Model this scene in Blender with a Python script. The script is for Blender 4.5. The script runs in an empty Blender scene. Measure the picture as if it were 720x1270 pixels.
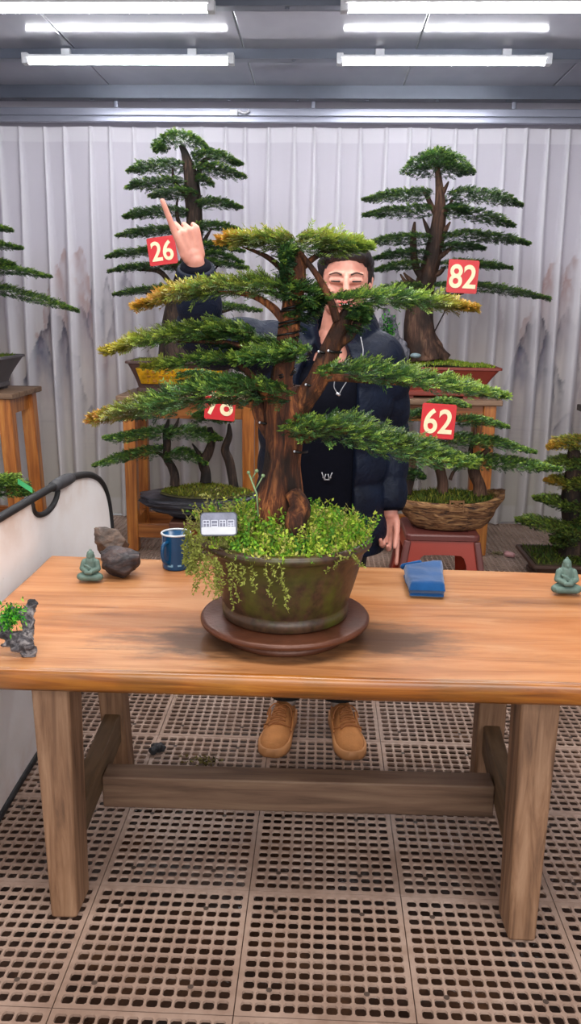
import bpy, bmesh, math, random
import numpy as np
from mathutils import Vector, Matrix, noise as mnoise

SC = bpy.context.scene
COL = SC.collection
PI = math.pi
rng = np.random.default_rng(7)
random.seed(7)

# ------------------------------------------------------------------ camera
F, YAW, PITCH, ROLL, H = 1019.5, .03689, .24129, .0124, 1.5
_fw = np.array([-math.sin(YAW)*math.cos(PITCH), math.cos(YAW)*math.cos(PITCH), -math.sin(PITCH)])
_r0 = np.array([math.cos(YAW), math.sin(YAW), 0.0]); _u0 = np.cross(_r0, _fw)
_R = math.cos(ROLL)*_r0 + math.sin(ROLL)*_u0
_U = -math.sin(ROLL)*_r0 + math.cos(ROLL)*_u0
cam_data = bpy.data.cameras.new('camera')
cam = bpy.data.objects.new('camera', cam_data); COL.objects.link(cam)
cam_data.sensor_fit = 'VERTICAL'; cam_data.sensor_height = 24.0; cam_data.lens = 24.0*F/1270.0
cam_data.clip_start = .05
m = Matrix.Identity(4)
for i in range(3):
    m[i][0] = _R[i]; m[i][1] = _U[i]; m[i][2] = -_fw[i]
m[2][3] = H
cam.matrix_world = m
SC.camera = cam

def at(px, py, y):
    """point at distance y (metres into the room) along a sight line"""
    d = _fw + (px-360)/F*_R - (py-635)/F*_U
    t = y/d[1]
    return Vector((t*d[0], y, H+t*d[2]))

def onz(px, py, z):
    d = _fw + (px-360)/F*_R - (py-635)/F*_U
    t = (z-H)/d[2]
    return Vector((t*d[0], t*d[1], z))

# ------------------------------------------------------------------ colours & materials
def lin(r, g=None, b=None):
    c = (r, g, b) if g is not None else r
    return tuple(((v/255.0)/12.92 if v/255.0 <= .04045 else ((v/255.0+.055)/1.055)**2.4) for v in c) + (1.0,)

class NT:
    def __init__(s, name):
        s.m = bpy.data.materials.new(name); s.m.use_nodes = True
        s.t = s.m.node_tree; s.t.nodes.clear()
        s.out = s.n('ShaderNodeOutputMaterial')
        s.b = s.n('ShaderNodeBsdfPrincipled')
        s.l(s.b.outputs[0], s.out.inputs[0])
    def n(s, t, **k):
        o = s.t.nodes.new(t)
        for a, v in k.items(): setattr(o, a, v)
        return o
    def l(s, a, b): s.t.links.new(a, b)
    def coord(s, scale=(1, 1, 1), kind='Object', rot=(0, 0, 0)):
        c = s.n('ShaderNodeTexCoord'); mp = s.n('ShaderNodeMapping')
        mp.inputs['Scale'].default_value = scale; mp.inputs['Rotation'].default_value = rot
        s.l(c.outputs[kind], mp.inputs[0]); return mp.outputs[0]
    def noise(s, vec, scale=5, detail=4, rough=.55, dist=0):
        o = s.n('ShaderNodeTexNoise'); o.inputs['Scale'].default_value = scale
        o.inputs['Detail'].default_value = detail; o.inputs['Roughness'].default_value = rough
        o.inputs['Distortion'].default_value = dist
        if vec is not None: s.l(vec, o.inputs['Vector'])
        return o.outputs['Fac']
    def ramp(s, fac, stops):
        o = s.n('ShaderNodeValToRGB'); e = o.color_ramp.elements
        while len(e) < len(stops): e.new(.5)
        for el, (p, c) in zip(e, stops):
            el.position = p; el.color = c if len(c) == 4 else tuple(c)+(1,)
        s.l(fac, o.inputs[0]); return o.outputs[0]
    def mix(s, fac, a, b, mode='MIX'):
        o = s.n('ShaderNodeMix'); o.data_type = 'RGBA'; o.blend_type = mode
        for sock, v in ((o.inputs[0], fac), (o.inputs[6], a), (o.inputs[7], b)):
            if isinstance(v, bpy.types.NodeSocket): s.l(v, sock)
            else: sock.default_value = v
        return o.outputs[2]
    def math(s, op, a, b=None):
        o = s.n('ShaderNodeMath'); o.operation = op
        for i, v in enumerate((a, b)):
            if v is None: continue
            if isinstance(v, bpy.types.NodeSocket): s.l(v, o.inputs[i])
            else: o.inputs[i].default_value = v
        return o.outputs[0]
    def bump(s, h, strength=.3, dist=.01):
        o = s.n('ShaderNodeBump'); o.inputs['Strength'].default_value = strength
        o.inputs['Distance'].default_value = dist
        s.l(h, o.inputs['Height']); s.l(o.outputs[0], s.b.inputs['Normal'])
    def set(s, **k):
        names = dict(color='Base Color', rough='Roughness', metal='Metallic', spec='Specular IOR Level', coat='Coat Weight', sss='Subsurface Weight', sheen='Sheen Weight')
        for a, v in k.items():
            sock = s.b.inputs[names[a]]
            if isinstance(v, bpy.types.NodeSocket): s.l(v, sock)
            else: sock.default_value = v
        return s

def mat_plain(name, rgb, rough=.5, metal=0, var=.18, scale=14, bump=0, bscale=60, spec=.5):
    t = NT(name); v = t.coord()
    n = t.noise(v, scale, 5)
    a = lin(*rgb); dk = tuple(c*(1-var) for c in a[:3])+(1,); lt = tuple(min(1, c*(1+var)) for c in a[:3])+(1,)
    t.set(color=t.ramp(n, [(.3, dk), (.7, lt)]), rough=rough, metal=metal, spec=spec)
    if bump: t.bump(t.noise(v, bscale, 4), bump, .004)
    return t.m

def mat_wood(name, c_dark, c_mid, c_light, axis='z', scale=1.0, rough=.45, coat=0.0, knots=True, stretch=14):
    t = NT(name)
    sc = {'x': (1, stretch, stretch), 'y': (stretch, 1, stretch), 'z': (stretch, stretch, 1)}[axis]
    v = t.coord(tuple(k*scale for k in sc))
    g = t.noise(v, 2.2, 7, .62, .5)
    base = t.ramp(g, [(.28, lin(*c_dark)), (.48, lin(*c_mid)), (.72, lin(*c_light))])
    v2 = t.coord((1.6, 1.6, 1.6)); blot = t.noise(v2, 2.0, 4)
    col = t.mix(t.ramp(blot, [(.4, (0, 0, 0)), (.75, (1, 1, 1))]), base, lin(*c_dark))
    col = t.mix(.75, col, base)
    t.set(color=col, rough=rough, coat=coat)
    t.bump(g, .25, .004)
    return t.m

def mat_attr(name, rough=.5, spec=.4, trans=0.0, bump=0):
    t = NT(name)
    a = t.n('ShaderNodeAttribute'); a.attribute_name = 'Col'
    t.set(color=a.outputs['Color'], rough=rough, spec=spec)
    if trans:
        tr = t.n('ShaderNodeBsdfTranslucent'); t.l(a.outputs['Color'], tr.inputs[0])
        mx = t.n('ShaderNodeMixShader'); mx.inputs[0].default_value = trans
        t.l(t.b.outputs[0], mx.inputs[1]); t.l(tr.outputs[0], mx.inputs[2]); t.l(mx.outputs[0], t.out.inputs[0])
    if bump: t.bump(t.noise(t.coord(), 40, 4), bump, .004)
    return t.m

def mat_emit(name, rgb, strength):
    t = NT(name)
    t.b.inputs['Base Color'].default_value = (.9, .9, .9, 1)
    t.b.inputs['Emission Color'].default_value = rgb+(1,)
    t.b.inputs['Emission Strength'].default_value = strength
    return t.m

# ------------------------------------------------------------------ objects
def world_of(o):
    return o.matrix_basis.copy() if o.parent is None else world_of(o.parent) @ o.matrix_parent_inverse @ o.matrix_basis

def link(name, me, mat=None, parent=None, smooth=True):
    o = bpy.data.objects.new(name, me); COL.objects.link(o)
    if mat is not None:
        for mm in (mat if isinstance(mat, (list, tuple)) else [mat]): me.materials.append(mm)
    if smooth and len(me.polygons): me.polygons.foreach_set('use_smooth', [True]*len(me.polygons))
    if parent is not None:
        o.parent = parent
        o.matrix_parent_inverse = world_of(parent).inverted()
    return o

def thing(name, label, cat, loc=(0, 0, 0), group=None):
    o = bpy.data.objects.new(name, None); COL.objects.link(o); o.location = loc
    o.empty_display_size = .05
    return tag(o, label, cat, group)

def tag(o, label, cat, group=None):
    o['label'] = label; o['category'] = cat
    if group: o['group'] = group
    return o

def struct(o):
    o['kind'] = 'structure'; return o

class MB:
    """collects shapes (world coordinates) into one mesh"""
    def __init__(s): s.v = []; s.f = []; s.mi = []; s.cur = 0
    def add(s, vs, fs):
        k = len(s.v); s.v.extend([tuple(v) for v in vs])
        s.f.extend([tuple(i+k for i in f) for f in fs]); s.mi.extend([s.cur]*len(fs)); return s
    def hexa(s, p):      # 8 points: bottom 4 (ccw), top 4
        return s.add(p, [(3, 2, 1, 0), (4, 5, 6, 7), (0, 1, 5, 4), (1, 2, 6, 5), (2, 3, 7, 6), (3, 0, 4, 7)])
    def box(s, c, d, rz=0):
        x, y, z = (k/2 for k in d)
        M = Matrix.Rotation(rz, 3, 'Z'); c = Vector(c)
        return s.hexa([c+M@Vector(q) for q in ((-x, -y, -z), (x, -y, -z), (x, y, -z), (-x, y, -z), (-x, -y, z), (x, -y, z), (x, y, z), (-x, y, z))])
    def beam(s, a, b, w, d, w2=None, d2=None, up=None):   # square bar from a to b; w along x-ish, d along y-ish
        a, b = Vector(a), Vector(b); ax = (b-a).normalized()
        up = Vector(up) if up else (Vector((0, 1, 0)) if abs(ax.y) < .9 else Vector((0, 0, 1)))
        sx = up.cross(ax)*-1
        sx = ax.cross(up); sx.normalize(); sy = sx.cross(ax).normalized()
        w2 = w if w2 is None else w2; d2 = d if d2 is None else d2
        q = [(-1, -1), (1, -1), (1, 1), (-1, 1)]
        return s.hexa([a+sx*(w/2*i)+sy*(d/2*j) for i, j in q]+[b+sx*(w2/2*i)+sy*(d2/2*j) for i, j in q])
    def tube(s, pts, rad, n=10, cap=True, fn=None, flat=1.0):
        pts = [Vector(p) for p in pts]; k = len(pts)
        if not hasattr(rad, '__len__'): rad = [rad]*k
        vs = []; T0 = None; nx = None
        for i, p in enumerate(pts):
            t = (pts[min(i+1, k-1)]-pts[max(i-1, 0)]).normalized()
            if nx is None:
                nx = t.cross(Vector((0, 1, 0)) if abs(t.y) < .9 else Vector((1, 0, 0))).normalized()
            else:
                nx = (nx - t*nx.dot(t)).normalized()
            ny = t.cross(nx)
            for j in range(n):
                a = 2*PI*j/n; r = rad[i]*(fn(i/(k-1), a) if fn else 1)
                vs.append(p+nx*(math.cos(a)*r)+ny*(math.sin(a)*r*flat))
        fs = [(i*n+j, i*n+(j+1) % n, (i+1)*n+(j+1) % n, (i+1)*n+j) for i in range(k-1) for j in range(n)]
        if cap:
            fs += [tuple(reversed(range(n))), tuple(range((k-1)*n, k*n))]
        return s.add(vs, fs)
    def lathe(s, prof, c=(0, 0, 0), n=48, sx=1, sy=1, fn=None, close=False):
        c = Vector(c); k = len(prof); vs = []
        for i, (r, z) in enumerate(prof):
            for j in range(n):
                a = 2*PI*j/n; rr = r*(fn(i, a) if fn else 1)
                vs.append(c+Vector((math.cos(a)*rr*sx, math.sin(a)*rr*sy, z)))
        fs = [(i*n+j, i*n+(j+1) % n, (i+1)*n+(j+1) % n, (i+1)*n+j) for i in range(k-1) for j in range(n)]
        fs += [tuple(reversed(range(n))), tuple(range((k-1)*n, k*n))]
        return s.add(vs, fs)
    def loft(s, rings, cap=True, closed=True):
        n = len(rings[0]); vs = [v for r in rings for v in r]; k = len(rings)
        e = n if closed else n-1
        fs = [(i*n+j, i*n+(j+1) % n, (i+1)*n+(j+1) % n, (i+1)*n+j) for i in range(k-1) for j in range(e)]
        if cap and closed: fs += [tuple(reversed(range(n))), tuple(range((k-1)*n, k*n))]
        return s.add(vs, fs)
    def prism(s, outline, a, b):   # outline: list of Vector3 offsets, extruded from a to b
        n = len(outline); a, b = Vector(a), Vector(b)
        vs = [a+Vector(o) for o in outline]+[b+Vector(o) for o in outline]
        fs = [(i, (i+1) % n, n+(i+1) % n, n+i) for i in range(n)]+[tuple(reversed(range(n))), tuple(range(n, 2*n))]
        return s.add(vs, fs)
    def ball(s, c, r, n=12, m=8, sc=(1, 1, 1)):
        c = Vector(c); vs = [c+Vector((0, 0, -r*sc[2]))]
        for i in range(1, m):
            p = -PI/2+PI*i/m
            for j in range(n):
                a = 2*PI*j/n
                vs.append(c+Vector((math.cos(p)*math.cos(a)*r*sc[0], math.cos(p)*math.sin(a)*r*sc[1], math.sin(p)*r*sc[2])))
        vs.append(c+Vector((0, 0, r*sc[2]))); L = len(vs)-1
        fs = [(0, 1+(j+1) % n, 1+j) for j in range(n)]
        fs += [(1+i*n+j, 1+i*n+(j+1) % n, 1+(i+1)*n+(j+1) % n, 1+(i+1)*n+j) for i in range(m-2) for j in range(n)]
        fs += [(L, 1+(m-2)*n+j, 1+(m-2)*n+(j+1) % n) for j in range(n)]
        return s.add(vs, fs)
    def capsule(s, a, ra, b, rb, n=14, flat=1.0, fdir=None):
        a, b = Vector(a), Vector(b); ax = b-a; L = ax.length
        if L < 1e-6: return s.ball(a, ra)
        ax.normalize()
        fd = Vector(fdir) if fdir else (Vector((0, 1, 0)) if abs(ax.y) < .9 else Vector((1, 0, 0)))
        x = fd.cross(ax).normalized(); y = ax.cross(x)      # y close to fdir: squashed by flat
        rings = []
        for i in range(5):
            t = PI/2*(1-i/4.0)*.97
            rings.append((a-ax*(ra*math.sin(t)), ra*math.cos(t)))
        for i in range(1, 4):
            k = i/4; rings.append((a.lerp(b, k), ra+(rb-ra)*k))
        for i in range(5):
            t = PI/2*(i/4.0)*.97
            rings.append((b+ax*(rb*math.sin(t)), rb*math.cos(t)))
        return s.loft([[p+x*(math.cos(2*PI*j/n)*r)+y*(math.sin(2*PI*j/n)*r*flat) for j in range(n)] for p, r in rings])
    def mesh(s, name):
        me = bpy.data.meshes.new(name); me.from_pydata(s.v, [], s.f); 
        if any(s.mi): me.polygons.foreach_set('material_index', s.mi)
        me.update(); return me
    def build(s, name, mat, parent=None, smooth=True, bevel=0, sub=0, seg=2, fixn=False):
        me = s.mesh(name)
        if fixn or bevel:
            bm = bmesh.new(); bm.from_mesh(me); bmesh.ops.recalc_face_normals(bm, faces=bm.faces); bm.to_mesh(me); bm.free()
        o = link(name, me, mat, parent, smooth)
        if bevel:
            md = o.modifiers.new('bevel', 'BEVEL'); md.width = bevel; md.segments = seg; md.limit_method = 'ANGLE'; md.angle_limit = .6
            o.modifiers.new('wn', 'WEIGHTED_NORMAL').keep_sharp = False
        if sub:
            md = o.modifiers.new('sub', 'SUBSURF'); md.levels = sub; md.render_levels = sub
        return o

def voxel(mb, name, size, mat, parent=None, smooth_it=6, disp=None, keep=False):
    """fuse everything collected into one continuous skin"""
    me = mb.mesh('tmp'); o = bpy.data.objects.new('tmp', me); COL.objects.link(o)
    md = o.modifiers.new('r', 'REMESH'); md.mode = 'VOXEL'; md.voxel_size = size; md.use_smooth_shade = True
    if smooth_it:
        sm = o.modifiers.new('s', 'SMOOTH'); sm.iterations = smooth_it; sm.factor = .5
    dg = bpy.context.evaluated_depsgraph_get()
    me2 = bpy.data.meshes.new_from_object(o.evaluated_get(dg))
    bpy.data.objects.remove(o); bpy.data.meshes.remove(me)
    me2.name = name; me2.materials.clear()
    if disp:
        n = len(me2.vertices); co = np.empty(n*3); me2.vertices.foreach_get('co', co); co = co.reshape(-1, 3)
        no = np.empty(n*3); me2.vertices.foreach_get('normal', no); no = no.reshape(-1, 3)
        d = np.array([disp(Vector(c), Vector(q)) for c, q in zip(co, no)])
        me2.vertices.foreach_set('co', (co+no*d[:, None]).ravel()); me2.update()
    return link(name, me2, mat, parent, True)

def text_mesh(s, height, extr, weight=.0, sx=1.0):
    cu = bpy.data.curves.new('t', 'FONT'); cu.body = s; cu.align_x = 'CENTER'; cu.align_y = 'CENTER'
    cu.extrude = extr; cu.offset = weight; cu.size = 1
    o = bpy.data.objects.new('t', cu); COL.objects.link(o)
    dg = bpy.context.evaluated_depsgraph_get(); dg.update()
    me = bpy.data.meshes.new_from_object(o.evaluated_get(dg))
    bpy.data.objects.remove(o); bpy.data.curves.remove(cu)
    n = len(me.vertices); co = np.empty(n*3); me.vertices.foreach_get('co', co); co = co.reshape(-1, 3)
    lo, hi = co.min(0), co.max(0); c = (lo+hi)/2; k = height/(hi[1]-lo[1])
    co[:, 0] = (co[:, 0]-c[0])*k*sx; co[:, 1] = (co[:, 1]-c[1])*k
    me.vertices.foreach_set('co', co.ravel()); me.update()
    return me

# ------------------------------------------------------------------ foliage
def np_mesh(name, V, Fq, colr=None):
    """V (n,3), Fq (m,k) faces of equal size"""
    me = bpy.data.meshes.new(name); k = Fq.shape[1]
    me.vertices.add(len(V)); me.vertices.foreach_set('co', V.astype(np.float32).ravel())
    me.loops.add(Fq.size); me.loops.foreach_set('vertex_index', Fq.astype(np.int32).ravel())
    me.polygons.add(len(Fq)); me.polygons.foreach_set('loop_start', np.arange(0, Fq.size, k, dtype=np.int32))
    me.update(calc_edges=True)
    if colr is not None:
        a = me.color_attributes.new('Col', 'FLOAT_COLOR', 'POINT')
        c4 = np.ones((len(V), 4), np.float32); c4[:, :3] = colr
        a.data.foreach_set('color', c4.ravel())
    return me

def unit(a): return a/np.maximum(1e-9, np.linalg.norm(a, axis=-1, keepdims=True))

def needles(base, direction, L, Wd, up, colr):
    """one folded leaf per row: 4 points, 1 quad"""
    d = unit(direction); sd = unit(np.cross(d, up))
    nrm = np.cross(sd, d)
    m_ = base+d*(L*.45)[:, None]+nrm*(L*.06)[:, None]
    V = np.stack([base, m_+sd*(Wd*.5)[:, None], base+d*L[:, None], m_-sd*(Wd*.5)[:, None]], 1).reshape(-1, 3)
    Fq = np.arange(len(base)*4).reshape(-1, 4)
    return V, Fq, np.repeat(colr, 4, 0)

G_DARK = np.array(lin(28, 54, 34)[:3]); G_MID = np.array(lin(72, 112, 54)[:3]); G_LITE = np.array(lin(150, 176, 72)[:3])
YEL = np.array(lin(178, 160, 42)[:3]); ORG = np.array(lin(196, 122, 48)[:3])

def pad(name, pts, w, h, n, nl, parent, tipc=None, tip_amt=.3, new=.35, org=0.0, k=9, sl=2.6, nw=.2, drop=.25, blunt=0, bright=1.0, orgfn=None, hang=0.0):
    """a flat layer of foliage along the spine pts. w: half depth, h: half thickness (metres), n: sprigs, nl: leaf length"""
    P = np.array([tuple(p) for p in pts], float)
    seg = np.linalg.norm(np.diff(P, axis=0), axis=1); cum = np.concatenate([[0], np.cumsum(seg)])/seg.sum()
    t = rng.random(n)**.85
    ip = lambda q: np.stack([np.interp(q, cum, P[:, i]) for i in range(3)], -1)
    c = ip(t); tang = unit(ip(np.minimum(t+.05, 1.0))-ip(np.maximum(t-.05, 0)))
    prof = np.clip(np.minimum(1, ((1-t)*3.2+.10))*np.minimum(1, t*5+.45), .1, 1) if not blunt else np.sqrt(np.clip(1-(2*t-1)**2, .06, 1))
    prof_h = np.clip((1-t)*1.15+.18, .2, 1) if not blunt else prof
    lat = unit(np.cross(tang, np.array([0, 0, 1.0])))
    u = np.clip(rng.normal(0, .55, n), -1, 1)
    v = np.where(rng.random(n) < .74, .25+.75*rng.random(n), -drop-.5*rng.random(n))
    dome = np.sqrt(np.clip(1-u*u*.8, 0.05, 1))
    ang_out = lat*(u*w*prof)[:, None]
    base = c+ang_out+np.array([0, 0, 1.0])*(h*prof_h*dome*v)[:, None]
    sd = tang*(.55+.3*rng.random(n))[:, None]*(1 if not blunt else .2)+lat*(u*1.1+rng.normal(0, .35, n))[:, None]+np.array([0, 0, 1.0])*(.10+.30*v+rng.normal(0, .16, n)-hang)[:, None]+rng.normal(0, .15, (n, 3))
    if blunt: sd += tang*((2*t-1)*1.1)[:, None]
    sd = unit(sd); sl_ = nl*sl*(.65+.6*rng.random(n))*np.clip(prof, .45, 1)
    up0 = unit(np.array([0, 0, 1.0])+rng.normal(0, .35, (n, 3)))
    side = unit(np.cross(sd, up0))
    up1 = np.cross(side, sd)
    B, D, L, Wd, U2, Cc = [], [], [], [], [], []
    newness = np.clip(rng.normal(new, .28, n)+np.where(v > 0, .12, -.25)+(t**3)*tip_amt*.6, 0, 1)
    o_amt = np.clip((t-.62)*3.2, 0, 1)*(tip_amt if tipc is not None else 0)
    if orgfn is not None: o_amt = np.clip(o_amt+orgfn(base)*rng.random(n)*np.where(v > 0, 1, .35), 0, 1)
    for i in range(k):
        q = (i+.3)/k
        for sgn in (-1, 1):
            pos = base+sd*(sl_*q)[:, None]
            dr = sd*(.55+.5*q)+side*sgn*(1.0-.35*q)+up1*.18+rng.normal(0, .14, (n, 3))
            B.append(pos); D.append(dr); L.append(nl*(1-.3*q)*(.8+.4*rng.random(n))); Wd.append(np.full(n, nl*nw))
            U2.append(up1+rng.normal(0, .25, (n, 3)))
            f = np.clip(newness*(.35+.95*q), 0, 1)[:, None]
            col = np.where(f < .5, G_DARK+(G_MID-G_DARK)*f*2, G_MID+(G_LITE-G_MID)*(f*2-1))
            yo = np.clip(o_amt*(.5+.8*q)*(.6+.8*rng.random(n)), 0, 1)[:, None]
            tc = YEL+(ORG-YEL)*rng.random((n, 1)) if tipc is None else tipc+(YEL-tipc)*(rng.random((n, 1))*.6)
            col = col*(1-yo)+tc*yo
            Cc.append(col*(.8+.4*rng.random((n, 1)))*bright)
    V, Fq, Cl = needles(np.concatenate(B), np.concatenate(D), np.concatenate(L), np.concatenate(Wd), np.concatenate(U2), np.concatenate(Cc))
    # twigs: thin three-sided sticks
    r = nl*.045
    e = base+sd*sl_[:, None]
    b0 = base-sd*(nl*.6)[..., None] if np.ndim(nl) else base-sd*nl*.6
    tv = np.stack([b0+side*r, b0-side*r, e-side*r*.3, e+side*r*.3], 1).reshape(-1, 3)
    tq = np.arange(len(V), len(V)+n*4).reshape(-1, 4)
    me = np_mesh(name, np.concatenate([V, tv]), np.concatenate([Fq, tq]), np.concatenate([Cl, np.tile(np.array(lin(70, 62, 30)[:3]), (n*4, 1))]))
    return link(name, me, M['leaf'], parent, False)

def bark_fn(seed, amp=.16, k=6):
    def fn(t, a):
        v = mnoise.noise(Vector((math.cos(a)*1.5+seed, math.sin(a)*1.5, t*3.0)))
        return 1+amp*v*1.6+amp*.6*math.sin(k*a+seed+t*5+v*3)
    return fn

def smooth_path(pts, rad, m=6):
    """Catmull-Rom through the points"""
    P = [Vector(p) for p in pts]; out = []; rr = []
    for i in range(len(P)-1):
        p0, p1, p2, p3 = P[max(i-1, 0)], P[i], P[i+1], P[min(i+2, len(P)-1)]
        for j in range(m):
            t = j/m
            out.append(.5*((2*p1)+(p2-p0)*t+(2*p0-5*p1+4*p2-p3)*t*t+(3*p1-p0-3*p2+p3)*t**3))
            rr.append(rad[i]+(rad[i+1]-rad[i])*t)
    out.append(P[-1]); rr.append(rad[-1])
    return out, rr

def limb(mb, px, y, rpx, n=12, m=6, seed=0, amp=.16, dy=None, k=5):
    """trunk or branch whose sight-line points px lie at distance y (dy: extra per point); rpx radius in px"""
    pts = [at(p[0], p[1], y+(dy[i] if dy else 0)) for i, p in enumerate(px)]
    if max(rpx) <= 6.5: rpx = list(rpx[:-1])+[rpx[-1]*.4]
    q, r = smooth_path(pts, [a*y/F for a in rpx], m)
    mb.tube(q, r, n, fn=bark_fn(seed, amp, k))
# ================================================================== materials
M = {}
M['leaf'] = mat_attr('leaf', .42, .5, .22)
M['white_metal'] = mat_plain('white metal', (205, 205, 212), .35, 0, .05, 3)
M['black_trim'] = mat_plain('black binding', (24, 24, 26), .6, 0, .2, 30)
M['red_sign'] = mat_plain('red sign', (205, 20, 34), .4, 0, .06, 8)
M['cream'] = mat_plain('cream print', (250, 232, 190), .5, 0, .10, 30)
M['skin'] = None
M['wood_stand'] = mat_wood('varnished stand wood', (104, 54, 22), (176, 104, 44), (214, 146, 70), 'z', 1.0, .35, .2)
M['wood_stand_x'] = mat_wood('varnished stand rail', (96, 50, 22), (164, 96, 42), (200, 134, 66), 'x', 1.0, .35, .2)
M['wood_grey'] = mat_wood('weathered stand top', (82, 62, 46), (128, 100, 78), (156, 128, 104), 'x', 1.0, .6)
M['bark_red'] = None

def m_bark(name, c0, c1, c2, sc=1.0, rough=.75, b=.7):
    t = NT(name)
    v = t.coord((24*sc, 24*sc, 3.6*sc)); g = t.noise(v, 2.2, 8, .7, 1.1)
    col = t.ramp(g, [(.32, lin(*c0)), (.5, lin(*c1)), (.66, lin(*c2))])
    v2 = t.coord((5*sc, 5*sc, 3*sc)); g2 = t.noise(v2, 2, 3)
    col = t.mix(t.ramp(g2, [(.38, (0, 0, 0)), (.6, (1, 1, 1))]), lin(*c0), col)
    t.set(color=col, rough=rough, spec=.35); t.bump(g, b, .012); return t.m
M['bark_red'] = m_bark('reddish stripped bark', (34, 20, 15), (104, 56, 32), (196, 122, 70))
M['bark_brown'] = m_bark('brown bark', (38, 26, 22), (84, 58, 46), (122, 92, 72), .7)
M['bark_dark'] = m_bark('dark bark', (26, 21, 19), (60, 45, 38), (96, 74, 60), .9)
M['moss'] = mat_attr('moss', .8, .2, .15)
M['soil'] = mat_plain('mossy soil', (66, 62, 30), .95, 0, .4, 18, .6, 40)

def m_table():
    t = NT('oiled table plank')
    v = t.coord((1.1, 11, 11)); g = t.noise(v, 2.0, 8, .62, .9)
    base = t.ramp(g, [(.25, lin(112, 66, 36)), (.45, lin(164, 110, 68)), (.62, lin(184, 134, 92)), (.8, lin(158, 102, 58))])
    ln = t.noise(t.coord((1.4, 60, 60)), 2, 4, .6, .3)
    base = t.mix(t.ramp(ln, [(.60, (0, 0, 0)), (.72, (.7, .7, .7))]), base, lin(112, 68, 38))
    big = t.noise(t.coord((1.2, 2.6, 1)), 1.6, 4, .5, .4)
    base = t.mix(t.ramp(big, [(.42, (0, 0, 0)), (.68, (.55, .55, .55))]), base, lin(176, 104, 48))
    # water stain around the turntable and a long damp streak at the right
    c = t.n('ShaderNodeTexCoord').outputs['Object']
    def blob(x, y, sx, sy, lo, hi):
        mp = t.n('ShaderNodeMapping'); mp.inputs['Location'].default_value = (-x/sx, -y/sy, 0); mp.inputs['Scale'].default_value = (1/sx, 1/sy, 0)
        t.l(c, mp.inputs[0])
        ln_ = t.n('ShaderNodeVectorMath'); ln_.operation = 'LENGTH'; t.l(mp.outputs[0], ln_.inputs[0])
        nz = t.noise(t.coord((5, 16, 1)), 2.2, 6, .65)
        s = t.math('ADD', ln_.outputs['Value'], t.math('MULTIPLY', t.math('SUBTRACT', nz, .5), 1.3))
        return t.ramp(s, [(lo, (1, 1, 1)), (hi, (0, 0, 0))])
    wet = t.mix(1, blob(-.17, 1.90, .40, .15, .45, 1.0), blob(.16, 1.93, .24, .14, .4, 1.0), 'LIGHTEN')
    wet = t.mix(1, wet, t.mix(.45, (0, 0, 0, 1), blob(.66, 2.24, .36, .05, .3, 1.0)), 'LIGHTEN')
    wet = t.mix(1, wet, t.mix(.40, (0, 0, 0, 1), blob(-.46, 2.02, .34, .09, .4, 1.0)), 'LIGHTEN')
    col = t.mix(t.math('MULTIPLY', wet, .86), base, lin(66, 48, 38))
    t.set(color=col, rough=t.ramp(wet, [(0, (.42,)*3), (1, (.28,)*3)]), spec=.45)
    t.bump(g, .22, .003); return t.m
M['table'] = m_table()
def m_edge():
    t = NT('varnished table edge')
    g = t.noise(t.coord((1.6, 30, 26)), 1.6, 7, .6, .8)
    col = t.ramp(g, [(.28, lin(72, 38, 12)), (.5, lin(138, 78, 22)), (.72, lin(174, 112, 40))])
    n = t.noise(t.coord((3, 3, 3)), 1.4, 3)
    col = t.mix(t.ramp(n, [(.5, (0, 0, 0)), (.72, (.7, .7, .7))]), col, lin(104, 70, 24))
    t.set(color=col, rough=.3, coat=.3); t.bump(g, .3, .004); return t.m
M['edge'] = m_edge()
M['leg_wood'] = mat_wood('weathered table leg', (74, 50, 34), (126, 92, 66), (158, 124, 96), 'z', 1.1, .6, 0, True, 16)
M['rail_wood_x'] = mat_wood('weathered stretcher', (70, 50, 36), (104, 78, 60), (128, 102, 80), 'x', 1.1, .65)
M['rail_wood_y'] = mat_wood('weathered end rail', (62, 50, 28), (98, 74, 50), (124, 98, 70), 'y', 1.1, .65)

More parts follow.
